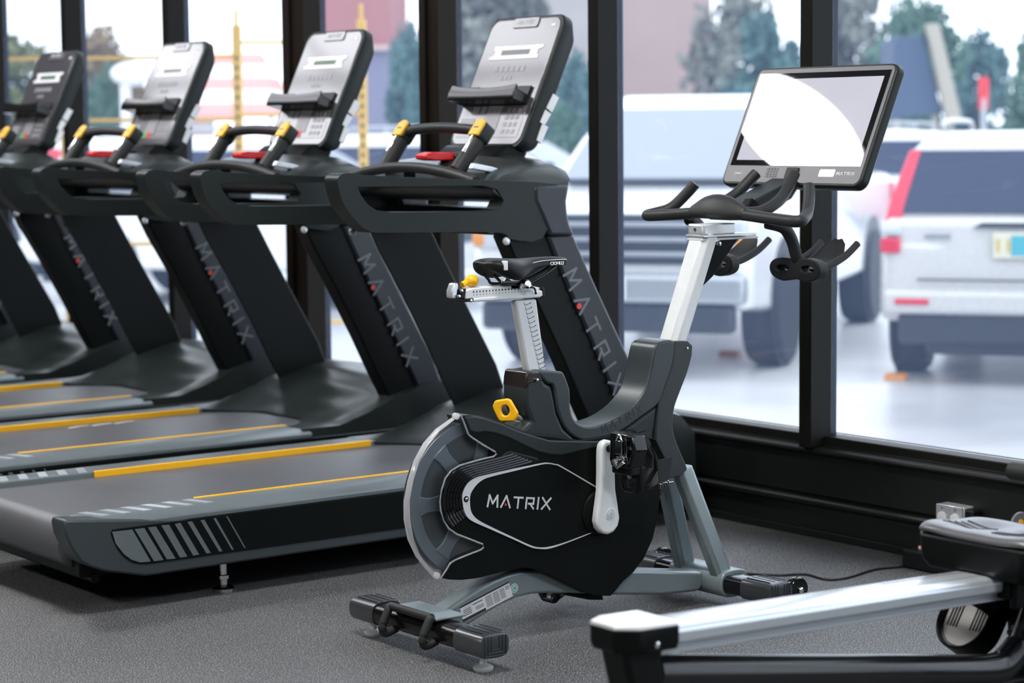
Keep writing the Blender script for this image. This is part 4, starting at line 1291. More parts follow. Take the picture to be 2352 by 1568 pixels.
# ---- handlebar post, slider, bar, holders
hpn = [(0.918, 0.970), (0.882, 0.970), (0.770, 0.690), (0.812, 0.690)]
ha, hb = Vector((0.905, 0.975)), Vector((0.786, 0.685))
hd_ = (hb - ha).normalized()
hn = Vector((-hd_.y, hd_.x))
mb = MB()
sec = [(-0.034, -0.012), (-0.022, -0.026), (0.022, -0.026), (0.034, -0.012), (0.034, 0.016), (0.022, 0.026), (-0.022, 0.026), (-0.034, 0.016)]
rings = []
for p in (ha, hb):
    rings.append([(x, p.x - hn.x * q * (1 if hn.x < 0 else -1), p.y - hn.y * q * (1 if hn.x < 0 else -1)) for x, q in sec])
mb.loft(rings)
mb.build('handlebar_post', M['white'], bk, 0.003)
MB().box(0, 0.930, 0.988, 0.064, 0.110, 0.028).build('bar_slider', M['steel'], bk, 0.003)
MB().box(0, 0.874, 0.988, 0.052, 0.004, 0.022).build('slider_face', M['steel'], bk, 0.002)
MB().lathe([(0.004, 0), (0.004, -0.002)], (0, 0.8715, 0.988), 'y', 10).build('slider_screw', M['ink'], bk)
MB().box(0, 0.965, 0.971, 0.070, 0.190, 0.006).build('slider_plate', M['alu'], bk, 0.001)
MB().box(0, 0.970, 0.962, 0.060, 0.200, 0.006).build('under_plate', M['white'], bk, 0.001)
MB().lathe([(0.006, 0.03), (0.006, 0.036), (0.003, 0.038)], (0, 0.925, 0.950), 'x', 12).build('post_bolt', M['chrome'], bk)
hb_ = MB()
bar = smooth_path([(-0.218, 1.069, 1.100), (-0.236, 1.052, 1.072), (-0.262, 1.020, 1.034), (-0.285, 0.985, 1.021), (-0.296, 0.965, 1.016), (-0.284, 0.956, 1.014), (-0.255, 0.956, 1.015), (-0.18, 0.956, 1.020), (-0.10, 0.955, 1.026), (0.0, 0.955, 1.030),
                   (0.10, 0.955, 1.026), (0.18, 0.956, 1.020), (0.255, 0.956, 1.015), (0.284, 0.956, 1.014), (0.296, 0.965, 1.016), (0.285, 0.985, 1.021), (0.262, 1.020, 1.034), (0.236, 1.052, 1.072), (0.218, 1.069, 1.100)], 4)
hb_.tube(bar, 0.0155, 14)
hbo = hb_.build('handlebar', M['grip'], bk)
ridge = []
for x, h, dpt in ((-0.115, 0.002, 0.014), (-0.085, 0.012, 0.022), (-0.05, 0.030, 0.034), (0.0, 0.036, 0.040), (0.05, 0.030, 0.034), (0.085, 0.012, 0.022), (0.115, 0.002, 0.014)):
    ridge.append([(x, 0.955 + dpt * math.cos(a), 1.026 + (0.014 + h * max(0, math.sin(a) + 0.2)) * math.sin(a)) for a in [2 * PI * k / 16 for k in range(16)]])
MB().loft(ridge).build('bar_pad', M['grip'], hbo, 0, sub=1)
for s in (1, -1):
    pr = smooth_path([(s * 0.060, 0.975, 1.030), (s * 0.092, 1.015, 1.032), (s * 0.100, 1.060, 1.050), (s * 0.090, 1.105, 1.075), (s * 0.073, 1.160, 1.128)], 6)
    MB().tube(pr, 0.0155, 14).build('aero_bar', M['grip'], hbo)
    # drop arm with a phone and bottle cradle
    dr = smooth_path([(s * 0.150, 0.985, 1.006), (s * 0.165, 1.03, 0.992), (s * 0.170, 1.055, 0.960), (s * 0.168, 1.075, 0.915), (s * 0.166, 1.095, 0.892)], 5)
    MB().tube(dr, [0.016] * len(dr), 12).build('drop_arm', M['rubber'], hbo)
    ol = sm2([(s * x, z) for x, z in ((0.072, 0.884), (0.085, 0.904), (0.12, 0.912), (0.166, 0.909), (0.212, 0.912), (0.247, 0.904), (0.260, 0.884), (0.248, 0.862), (0.210, 0.850), (0.168, 0.857), (0.124, 0.850), (0.084, 0.862))], 3)
    hl = [[(s * (q + 0.024 * math.cos(a_)), 0.884 + 0.0085 * math.sin(a_)) for a_ in [2 * PI * k / 16 for k in range(16)]] for q in (0.120, 0.213)]
    cr = MB()
    cr.plate(ol, hl, 1.068, 1.100, 'y')
    cr.build('cradle_loop', M['rubber'], hbo, 0.009, 3)
    for q in (0.100, 0.232):
        tip = smooth_path([(s * q, 1.085, 0.888), (s * q, 1.13, 0.892), (s * q, 1.19, 0.915), (s * q, 1.235, 0.945)], 5)
        MB().tube(tip, 0.0095, 10).build('cradle_arm', M['rubber'], hbo)
    fin = []
    for (y, z, w) in ((1.10, 0.878, 0.062), (1.15, 0.885, 0.060), (1.195, 0.905, 0.054), (1.225, 0.938, 0.030), (1.23, 0.952, 0.014)):
        fin.append([(s * (0.166 - w), y, z), (s * 0.166, y, z - 0.004), (s * (0.166 + w), y, z), (s * (0.166 + w), y + 0.002, z + 0.006), (s * 0.166, y + 0.002, z + 0.003), (s * (0.166 - w), y + 0.002, z + 0.006)])
    MB().loft(fin).build('cradle_tray', M['rubber'], hbo, 0.002)
MB().prism([(0.935, 0.945), (1.02, 0.965), (1.04, 0.955), (0.95, 0.86), (0.905, 0.83)], -0.022, -0.018, 'x').build('cable_guard', M['satin'], bk, 0.001)

# ---- touch screen
SC0, SC1 = Vector((0, 1.205, 1.094)), Vector((0, 1.355, 1.418))
SV = (SC1 - SC0).normalized()
SN = Vector((0, -SV.z, SV.y))
SW, SH = 0.536, (SC1 - SC0).length


def scr_mt(u, v, lift):
    o = SC0 + SV * v + SN * lift + Vector((u, 0, 0))
    return Matrix(((1, 0, 0, o.x), (0, SV.y, SN.y, o.y), (0, SV.z, SN.z, o.z), (0, 0, 0, 1)))


arm = MB()
arm.prism([(0.955, 1.010), (1.0, 1.045), (1.19, 1.115), (1.215, 1.100), (1.18, 1.060), (1.03, 1.008)], -0.045, 0.045, 'x')
arm.build('screen_arm', M['dgray'], bk, 0.006)
MB().prism([(1.0, 1.030), (1.03, 1.068), (1.06, 1.050), (1.06, 1.01), (1.0, 1.01)], 0.02, 0.05, 'x').build('arm_hinge', M['satin'], bk, 0.004)
so = rrect(SW, SH, 0.026, 6, 0, SH / 2)
con = MB()
rings = []
for dep, sc_ in ((0.0, 0.985), (0.006, 1.0), (0.026, 1.0), (0.040, 0.95)):
    rings.append([tuple(SC0 + SV * (SH / 2 + (v - SH / 2) * sc_) - SN * dep + Vector((u * sc_, 0, 0))) for (u, v) in so])
con.loft(rings)
sb = con.build('touch_screen', M['dgray'], bk, 0.002)
MB().prism(rrect(SW * 0.965, SH * 0.955, 0.018, 6, 0, SH / 2), -0.001, 0.0016, 'z').xform(scr_mt(0, 0, 0)).build('bezel', M['bezel'], sb, 0.0006)
MB().prism([(-0.248, 0.058), (0.248, 0.058), (0.248, 0.336), (-0.248, 0.336)], 0.001, 0.0024, 'z').xform(scr_mt(0, 0, 0)).build('glass_face', M['screen'], sb)
dm = mat('idle_display', (0.30, 0.30, 0.345), 0.012, spec=0.5, glow=1.0, var=0.12, scale=4, rvar=0.002)
MB().prism([(-0.229, 0.074), (0.229, 0.074), (0.229, 0.318), (-0.229, 0.318)], 0.002, 0.0028, 'z').xform(scr_mt(0, 0, 0)).build('display', dm, sb)
L, dot = wordmark(0.064, 0.0085, 0.2, 0.0006)
L.xform(scr_mt(0.170, 0.033, 0.0017)).build('wordmark', M['sticker'], sb)
MB().prism(rrect(0.058, 0.022, 0.004, 3, 0.134, 0.038), 0.0015, 0.0022, 'z').xform(scr_mt(0, 0, 0)).build('blank_sticker', M['sticker'], sb)
kb2 = MB().prism(rrect(0.046, 0.032, 0.004, 3, 0.005, 0.036), 0.0015, 0.006, 'z').xform(scr_mt(0, 0, 0)).build('power_button', M['satin'], sb, 0.001)
MB().box(0.008, 0.036, 0.0064, 0.008, 0.005, 0.0008).xform(scr_mt(0, 0, 0)).build('button_mark', M['sticker'], kb2)
mb = MB()
for a in range(4):
    for b in range(4):
        mb.box(-0.092 + 0.0115 * a, 0.026 + 0.0075 * b, 0.002, 0.0095, 0.0055, 0.001)
mb.build('jack_panel', M['slate'], sb) if False else mb.xform(scr_mt(0, 0, 0)).build('keypad', M['slate'], sb)
mb = MB()
for q in (-0.012, -0.007, 0.007, 0.012):
    mb.box(-0.205 + q, 0.034, 0.002, 0.0016, 0.010 if abs(q) > 0.01 else 0.006, 0.0006)
mb.box(-0.205, 0.034, 0.002, 0.007, 0.004, 0.0006)
mb.xform(scr_mt(0, 0, 0)).build('wireless_symbol', M['sticker'], sb)

# ================================================================== rowing machine (right foreground)
# local frame: x to the rower's right, y forward along the rail, z up; origin on the floor under the rear end
RX, RY = -2.85, 2.37
rw = tag(empty('rowing_machine', (RX, RY, 0)), 'rowing machine with a bright aluminium rail, black frame and gray contoured seat', 'rowing machine')
rail_z = lambda y: 0.393 - 0.031 * y              # top of the rail, falling slightly to the front
SL = -0.031


def rsec(y, sec):
    return [(x, y, rail_z(y) + z) for x, z in sec]


sec = [(-0.038, -0.052), (-0.038, -0.034), (-0.046, -0.034), (-0.051, -0.030), (-0.053, -0.012), (-0.048, -0.004), (-0.036, 0.0), (0.036, 0.0), (0.048, -0.004), (0.053, -0.012), (0.051, -0.030), (0.046, -0.034), (0.038, -0.034), (0.038, -0.052)]
mb = MB()
mb.loft([rsec(0.075, sec), rsec(1.95, sec)])
rail = mb.build('rail', M['railalu'], rw, 0.002)
mb = MB()
for s in (-1, 1):
    mb.loft([[(s * 0.022 + q[0], y, rail_z(y) + q[1]) for q in ((-0.0012, -0.001), (0.0012, -0.001), (0.0012, 0.0004), (-0.0012, 0.0004))] for y in (0.70, 1.94)])
mb.build('rail_groove', M['ink'], rail)
# rear cap: pale lid over a black skirt with cut corners
plan = [(-0.034, -0.016), (0.030, -0.016), (0.057, 0.020), (0.057, 0.110), (-0.057, 0.110), (-0.057, 0.020)]
MB().loft([[(x, y, rail_z(y) + 0.002) for x, y in plan], [(x * 0.98, y, rail_z(y) + 0.008) for x, y in plan], [(x * 0.92, y * 0.98, rail_z(y) + 0.011) for x, y in plan]]).build('rail_end_cap', M['carlid'], rw, 0.002)
MB().loft([[(x * 0.93, y * 0.96 + 0.004, rail_z(y) - 0.040) for x, y in plan], [(x * 1.01, y * 1.01, rail_z(y) - 0.026) for x, y in plan], [(x * 1.01, y * 1.01, rail_z(y) + 0.003) for x, y in plan]]).build('end_cap_skirt', M['satin'], rw, 0.003)
leg = [(-0.025, 0.381), (-0.016, 0.351), (-0.004, 0.303), (0.007, 0.262), (0.018, 0.206), (0.026, 0.154)] + [(0.02, 0.02), (0.155, 0.02)] + [(0.089, 0.241), (0.073, 0.306), (0.069, 0.33), (0.077, 0.36)]
leg = [(y, max(z, 0.02)) for y, z in leg]
MB().prism([(y + 0.018, z) for y, z in leg], -0.032, 0.040, 'x').build('rear_leg', M['satin'], rw, 0.010, 3)
br = [(0.029, 0.377), (0.084, 0.374), (0.066, 0.353), (0.032, 0.355)]
b_ = MB().prism(br, 0.045, 0.056, 'x').build('rail_bracket', M['satin'], rw, 0.003)
bc = [(0.058, 0.365)][0]
MB().lathe([(0.0060, 0.055), (0.0060, 0.0595), (0.004, 0.061)], (0, bc[0], bc[1]), 'x', 16).build('bracket_bolt', M['chrome'], b_)
# frame tube: down from the rear leg, then up again to the front
tt = [(0.099, 0.331), (0.308, 0.298), (0.532, 0.263), (0.772, 0.226), (0.938, 0.199), (1.017, 0.192), (1.054, 0.204), (1.083, 0.223), (1.099, 0.234)]
path = smooth_path([(0, y, z - 0.038) for y, z in tt] + [(0, 1.17, 0.31), (0, 1.22, 0.36)], 5)
MB().tube(path, 0.030, 20, ry=0.039).build('frame_tube', M['tubeblack'], rw)
cl = [(1.097, 0.232)][0]
MB().lathe([(0.040, -0.010), (0.046, -0.006), (0.046, 0.006), (0.040, 0.010)], (0, 0, 0), 'z', 32).xform(Matrix.Translation((0, 1.115, 0.205)) @ Matrix.Rotation(math.radians(-38), 4, 'X')).build('tube_collar', M['satin'], rw)
MB().box(0, 0.09, 0.014, 0.30, 0.10, 0.028).build('floor_foot', M['rubber'], rw, 0.010)
MB().prism([(0.95, 0.02), (1.10, 0.02), (1.12, 0.14), (1.00, 0.14)], -0.03, 0.03, 'x').build('front_strut', M['satin'], rw, 0.006)
MB().box(0, 1.02, 0.014, 0.34, 0.10, 0.028).build('floor_foot', M['rubber'], rw, 0.010)
# seat on its carriage
SX, SY, SZ = 0.0, 1.055, 0.388
nx_, ny_ = 22, 18


def seat_h(u, v):
    """u across -1..1, v along -1 (back)..1"""
    edge = -0.016 * abs(u) ** 4 - 0.012 * abs(v) ** 4
    dish = 0.016 * (abs(u) ** 2) - 0.018 * math.exp(-((abs(u) - 0.45) ** 2 * 9 + (v + 0.05) ** 2 * 3.0)) + 0.012 * max(0, -v)
    return edge + dish


def seat_pt(u, v):
    r = max(abs(u), abs(v))
    n = (abs(u) ** 5 + abs(v) ** 5) ** 0.2
    s = 1.0 if n == 0 else r / n * 0.8 + 0.2
    return (SX + 0.158 * u * s, SY + 0.118 * v * s - 0.018 * u * u * 0)


def on_seat(u, v, lift=0.0):
    x, y = seat_pt(u, v)
    return (x, y, SZ + 0.052 + seat_h(u, v) + SL * (y - SY) + lift)


mb = MB()
g = [[mb.bm.verts.new(on_seat(-1 + 2 * i / nx_, -1 + 2 * j / ny_)) for j in range(ny_ + 1)] for i in range(nx_ + 1)]
for i in range(nx_):
    for j in range(ny_):
        mb.bm.faces.new((g[i][j], g[i + 1][j], g[i + 1][j + 1], g[i][j + 1]))
loop = [g[i][0] for i in range(nx_ + 1)] + [g[nx_][j] for j in range(1, ny_ + 1)] + [g[i][ny_] for i in range(nx_ - 1, -1, -1)] + [g[0][j] for j in range(ny_ - 1, 0, -1)]
prev = loop
base_ = [v.co.copy() for v in loop]
for k, dz in ((1.05, -0.010), (1.06, -0.020)):
    nxt = [mb.bm.verts.new((SX + (c.x - SX) * k, SY + (c.y - SY) * k, c.z + dz)) for c in base_]
    for q in range(len(loop)):
        r2 = (q + 1) % len(loop)
        mb.bm.faces.new((prev[q], prev[r2], nxt[r2], nxt[q]))
    prev = nxt
mb.bm.faces.new(prev)
se = mb.build('seat', mat('gray_seat_foam', (0.085, 0.085, 0.095), 0.34, spec=0.7, bump=0.04), rw, 0, sub=1)
mb = MB()
for k in range(5):
    pts = [on_seat(-0.80 + 0.055 * q - 0.0, -0.55 + 0.17 * k + 0.012 * q, 0.0008) for q in range(9)]
    mb.tube(pts, 0.0013, 6)
mb.build('seat_groove', M['ink'], se)
mb = MB()
for k in range(5):
    pts = []
    w = 0.10 + 0.055 * k
    for q in range(8):
        pts.append(on_seat(0.48 - w, -0.75 + 0.10 * q, 0.0008))
    for a in [math.radians(t_) for t_ in range(165, -1, -15)]:
        pts.append(on_seat(0.48 + w * math.cos(a), 0.0 + w * 1.3 * math.sin(a), 0.0008))
    for q in range(7, -1, -1):
        pts.append(on_seat(0.48 + w, -0.75 + 0.10 * q, 0.0008))
    mb.tube(pts, 0.0013, 6)
mb.build('seat_groove', M['ink'], se)
pl8 = [(-0.80, -1.0), (0.80, -1.0), (1.0, -0.72), (1.0, 0.72), (0.80, 1.0), (-0.80, 1.0), (-1.0, 0.72), (-1.0, -0.72)]
MB().loft([[(SX + 0.164 * a * k, SY + 0.124 * b * k, SZ + z) for a, b in pl8] for z, k in ((-0.030, 0.88), (-0.010, 0.98), (0.040, 1.0))]).build('seat_shell', M['satin'], se, 0.006)
ca = MB()
ca.box(SX, SY + 0.01, SZ - 0.045, 0.13, 0.19, 0.055)
ca.build('seat_carriage', M['satin'], rw, 0.006)
for s in (-1, 1):
    MB().box(s * 0.068, SY + 0.03, rail_z(SY) - 0.020, 0.018, 0.21, 0.085).build('carriage_cheek', M['satin'], rw, 0.004)
# foot plates each side of the rail, with heel cup and strap
M['plate'] = mat('gray_footplate', (0.30, 0.29, 0.28), 0.5)
fq = [(1.136, 0.234)][0]
for s in (-1, 1):
    fy = fq[0] + (0.0 if s < 0 else 0.30)
    e1 = Vector((0, 0.55, 0.835)).normalized()
    mt = basis((s * 0.17, fy, fq[1] + 0.005), (1, 0, 0), e1)
    fp = MB().prism(rrect(0.112, 0.29, 0.055, 6, 0, 0.055), -0.010, 0.0, 'z').xform(mt).build('foot_plate', M['plate'], rw, 0.002)
    mb = MB()
    for k, w in enumerate((0.019, 0.027, 0.035, 0.043)):
        pth = [(-w, -0.05, 0.001), (-w, 0.03, 0.001)] + [(-w * math.cos(a), 0.03 + w * math.sin(a), 0.001) for a in [math.radians(q) for q in range(15, 166, 15)]] + [(w, 0.03, 0.001), (w, -0.05, 0.001)]
        mb.tube(pth, 0.0018, 6)
    mb.xform(mt).build('plate_grooves', M['ink'], fp)
    arcs = [(0.066 * math.cos(a), -0.035 + 0.066 * math.sin(a)) for a in [math.radians(q) for q in range(180, 361, 12)]]
    inner = [(x * 0.90, -0.035 + (y + 0.035) * 0.90) for x, y in arcs]
    mb = MB().prism([(-0.066, 0.16)] + arcs + [(0.066, 0.16), (0.060, 0.16)] + inner[::-1] + [(-0.060, 0.16)], -0.045, 0.014, 'z')
    mb.xform(mt).build('heel_cup', M['satin'], fp, 0.003)
    pth = smooth_path([(-0.062, 0.0, 0.0), (-0.082, 0.0, 0.030), (-0.075, 0.0, 0.062), (-0.02, 0.0, 0.080), (0.04, 0.0, 0.076), (0.066, 0.0, 0.045), (0.064, 0.0, 0.0)], 5)
    MB().tube(pth, 0.0028, 10, ry=0.017, upv=(0, 1, 0)).xform(mt).build('foot_strap', M['rubber'], fp)
# round pivot plate and handle grip near the photo's right edge
dc = [(1.231, 0.408)][0]
dl = MB().lathe([(0.030, -0.006), (0.030, 0.0)], (-0.12, dc[0], dc[1]), 'x', 28).build('pivot_plate', M['bezel'], rw, 0.001)
MB().lathe([(0.007, -0.002), (0.007, 0.003)], (-0.12, dc[0] - 0.002, dc[1] + 0.008), 'x', 14).build('pivot_bolt', M['yellow'], dl)
MB().prism([(dc[0] - 0.02, dc[1] - 0.01), (dc[0] + 0.02, dc[1] - 0.01), (dc[0] + 0.05, 0.30), (dc[0] - 0.01, 0.30)], -0.138, -0.127, 'x').build('pivot_arm', M['satin'], rw, 0.002)
MB().box(-0.09, dc[0] + 0.02, 0.31, 0.10, 0.05, 0.02).build('pivot_bracket', M['satin'], rw, 0.003)
gx = [(1.063, 0.555)][0]
MB().tube([(-0.02, gx[0] + 0.012, gx[1]), (0.30, gx[0] + 0.012, gx[1] - 0.0)], 0.019, 16).build('pull_handle', M['rubber'], rw, 0.006)
MB().tube(smooth_path([(0.06, gx[0] + 0.035, gx[1] - 0.004), (0.06, gx[0] + 0.12, gx[1] - 0.05), (0.03, gx[0] + 0.16, gx[1] - 0.15), (0.03, gx[0] + 0.18, 0.33)], 5), 0.011, 10).build('handle_bracket', M['satin'], rw)
MB().prism([(1.20, 0.02), (1.75, 0.02), (1.95, 0.10), (1.98, 0.45), (1.85, 0.58), (1.55, 0.55), (1.30, 0.36), (1.16, 0.28)], -0.12, 0.12, 'x').build('flywheel_case', M['satin'], rw, 0.03, 3)

# ================================================================== outside: car park, vehicles, trees, buildings
ZG = -0.45


def op(s, d, z=0.0):
    return RT * s + FWH * d + Vector((0, 0, ZG + z))


def rz_of(hs, hd):
    h = RT * hs + FWH * hd
    return math.atan2(-h.x, h.y)


def ground_material():
    m = bpy.data.materials.new('wet_concrete')
    m.use_nodes = True
    nt = m.node_tree
    b = nt.nodes['Principled BSDF']
    tc = nt.nodes.new('ShaderNodeTexCoord')
    n = nt.nodes.new('ShaderNodeTexNoise')
    n.inputs['Scale'].default_value = 0.22
    n.inputs['Detail'].default_value = 5
    r = nt.nodes.new('ShaderNodeValToRGB')
    r.color_ramp.elements[0].position = 0.36
    r.color_ramp.elements[0].color = (0.34, 0.34, 0.36, 1)
    r.color_ramp.elements[1].position = 0.60
    r.color_ramp.elements[1].color = (0.74, 0.74, 0.75, 1)
    nt.links.new(tc.outputs['Object'], n.inputs['Vector'])
    nt.links.new(n.outputs['Fac'], r.inputs['Fac'])
    nt.links.new(r.outputs['Color'], b.inputs['Base Color'])
    b.inputs['Roughness'].default_value = 0.30
    return m


M['ground'] = ground_material()
M['walk'] = mat('pale_concrete', (0.60, 0.60, 0.60), 0.45, var=0.08, scale=2)
gmid = op(0, 60)
g = MB().box(gmid.x, gmid.y + 30, ZG - 0.05, 180, 148, 0.1)
gb = min(v.co.y for v in g.bm.verts)
for v in g.bm.verts:
    if v.co.y < gb + 1:
        v.co.y = WY + 0.165
struct(g, 'parking_lot_ground', M['ground'])
wk = MB().box(-8, WY + 0.17 + 1.3, ZG + 0.05, 40, 2.6, 0.1)
struct(wk, 'sidewalk', M['walk'], 0.01)

M['carwhite'] = mat('white_car_paint', (0.80, 0.81, 0.83), 0.25, coat=0.6, var=0.02)
M['carsilver'] = mat('champagne_car_paint', (0.60, 0.59, 0.58), 0.28, coat=0.6, var=0.02)
M['carglass'] = mat('car_window_glass', (0.022, 0.032, 0.070), 0.08, spec=0.35)
M['windshield'] = mat('pale_windshield', (0.27, 0.30, 0.35), 0.06, spec=0.7)
M['tyre'] = mat('tyre_rubber', (0.025, 0.028, 0.034), 0.7)
M['hub'] = mat('alloy_wheel', (0.42, 0.44, 0.47), 0.35, metal=0.6)
M['carblack'] = mat('car_black_trim', (0.03, 0.035, 0.045), 0.45)
M['taillamp'] = mat('red_tail_lamp', (0.70, 0.03, 0.06), 0.2)
M['lampclear'] = mat('clear_lamp_lens', (0.55, 0.58, 0.62), 0.15)
M['amber'] = mat('amber_lamp', (0.75, 0.28, 0.03), 0.3)


def wheel(root, x, y, r, w, s):
    t = MB().lathe([(r * 0.62, -w / 2), (r * 0.93, -w / 2), (r, -w * 0.35), (r, w * 0.35), (r * 0.93, w / 2), (r * 0.62, w / 2)], (x, y, r), 'x', 36).build('wheel', M['tyre'], root)
    mb = MB()
    xo = x + s * w * 0.42
    mb.lathe([(r * 0.62, xo - 0.01), (r * 0.62, xo + 0.01)] if True else [], (0, y, r), 'x', 30)
    for k in range(6):
        a = 2 * PI * k / 6
        mb.box(xo + s * 0.012, y + r * 0.32 * math.cos(a), r + r * 0.32 * math.sin(a), 0.02, r * 0.12, r * 0.55, Matrix.Rotation(a - PI / 2, 3, 'X'))
    mb.build('wheel_rim', M['hub'], t)


def skin(profile, halfw):
    """closed side outline swept across the width with rounded sides: halfw(z) gives the half width"""
    rings = []
    for k in (-1.0, -0.93, 0.93, 1.0):
        ring = []
        cy = sum(p[0] for p in profile) / len(profile)
        cz = sum(p[1] for p in profile) / len(profile)
        sc_ = 1.0 if abs(k) < 0.95 else 0.965
        for (y, z) in profile:
            ring.append((k * halfw(z), cy + (y - cy) * sc_, cz + (z - cz) * sc_))
        rings.append(ring)
    return MB().loft(rings)


def pickup(root):
    W = 1.0
    low = [(2.88, 0.48), (2.93, 0.62), (2.90, 0.98), (2.82, 1.14), (2.2, 1.22), (1.25, 1.26), (-2.72, 1.28), (-2.78, 1.2), (-2.80, 0.55), (-2.2, 0.46), (2.3, 0.42)]
    skin(low, lambda z: W).build('body', M['carwhite'], root, 0.03, 3)
    cab = []
    for z, y0, y1, w in ((1.24, 1.30, -1.10, 0.96), (1.62, 0.72, -1.06, 0.87), (1.88, 0.30, -0.92, 0.78), (1.96, 0.05, -0.70, 0.70)):
        cab.append([(-w, y0, z), (w, y0, z), (w, y1, z), (-w, y1, z)])
    MB().loft(cab).build('cab', M['carwhite'], root, 0.03, 3)
    ws = [(-0.86, 1.245, 1.31), (0.86, 1.245, 1.31), (0.76, 0.40, 1.85), (-0.76, 0.40, 1.85)]
    mb = MB()
    vs = [mb.bm.verts.new((x, y + 0.022, z)) for x, y, z in ws] + [mb.bm.verts.new((x, y - 0.05, z - 0.03)) for x, y, z in ws]
    for f_ in ((0, 1, 2, 3), (7, 6, 5, 4), (0, 4, 5, 1), (1, 5, 6, 2), (2, 6, 7, 3), (3, 7, 4, 0)):
        mb.bm.faces.new([vs[i] for i in f_])
    mb.build('windshield', M['windshield'], root)
    MB().tube([(-0.80, 1.275, 1.30), (0.80, 1.275, 1.30)], 0.025, 8).build('wiper_cowl', M['carblack'], root)
    for s in (1, -1):
        mb = MB()
        a = [(s * 0.955, 1.05, 1.30), (s * 0.955, -0.95, 1.30), (s * 0.80, -0.85, 1.84), (s * 0.80, 0.45, 1.84)]
        vs = [mb.bm.verts.new((x + s * 0.01, y, z)) for x, y, z in a] + [mb.bm.verts.new((x - s * 0.06, y, z)) for x, y, z in a]
        for f_ in ((0, 1, 2, 3), (7, 6, 5, 4), (0, 4, 5, 1), (1, 5, 6, 2), (2, 6, 7, 3), (3, 7, 4, 0)):
            mb.bm.faces.new([vs[i] for i in f_])
        mb.build('side_window', M['carglass'], root)
        MB().box(s * 1.12, 0.98, 1.36, 0.22, 0.09, 0.17).build('door_mirror', M['carblack'], root, 0.03)
        MB().box(s * 0.80, 2.86, 0.98, 0.34, 0.16, 0.22).build('headlamp', M['lampclear'], root, 0.03)
        MB().box(s * 0.93, 2.90, 0.94, 0.09, 0.10, 0.10).build('turn_signal', M['amber'], root, 0.02)
        MB().box(s * 0.72, 2.955, 0.56, 0.16, 0.04, 0.08).build('fog_lamp', M['lampclear'], root, 0.01)
        MB().box(s * 1.0, -2.74, 1.02, 0.05, 0.12, 0.34).build('tail_lamp', M['taillamp'], root, 0.01)
        for y in (1.82, -1.78):
            MB().lathe([(0.47, -0.006), (0.47, 0.006)], (s * 1.0, y, 0.46), 'x', 36).build('wheel_arch', M['carblack'], root)
            wheel(root, s * 0.90, y, 0.41, 0.28, s)
        MB().box(s * 1.012, 0.10, 1.06, 0.03, 0.16, 0.03).build('door_handle', M['carblack'], root, 0.006)
    gr = MB().box(0, 2.915, 0.95, 1.20, 0.06, 0.34).build('grille', M['carblack'], root, 0.02)
    for z in (0.85, 0.95, 1.05):
        MB().box(0, 2.95, z, 1.14, 0.03, 0.035).build('grille_bar', M['hub'], gr, 0.01)
    MB().ball((0, 2.975, 0.95), 0.12, 0.02, 0.05, 2).build('badge', M['carglass'], gr)
    MB().box(0, 2.96, 0.62, 1.96, 0.14, 0.20).build('bumper', M['hub'], root, 0.04, 3)
    MB().box(0, 2.93, 0.42, 1.80, 0.12, 0.20).build('air_dam', M['carblack'], root, 0.04)
    MB().box(0, 3.035, 0.62, 0.32, 0.01, 0.15).build('front_plate', M['sticker'], root)
    MB().box(0, -1.95, 1.285, 1.76, 1.5, 0.02).build('bed_cover', M['carblack'], root)


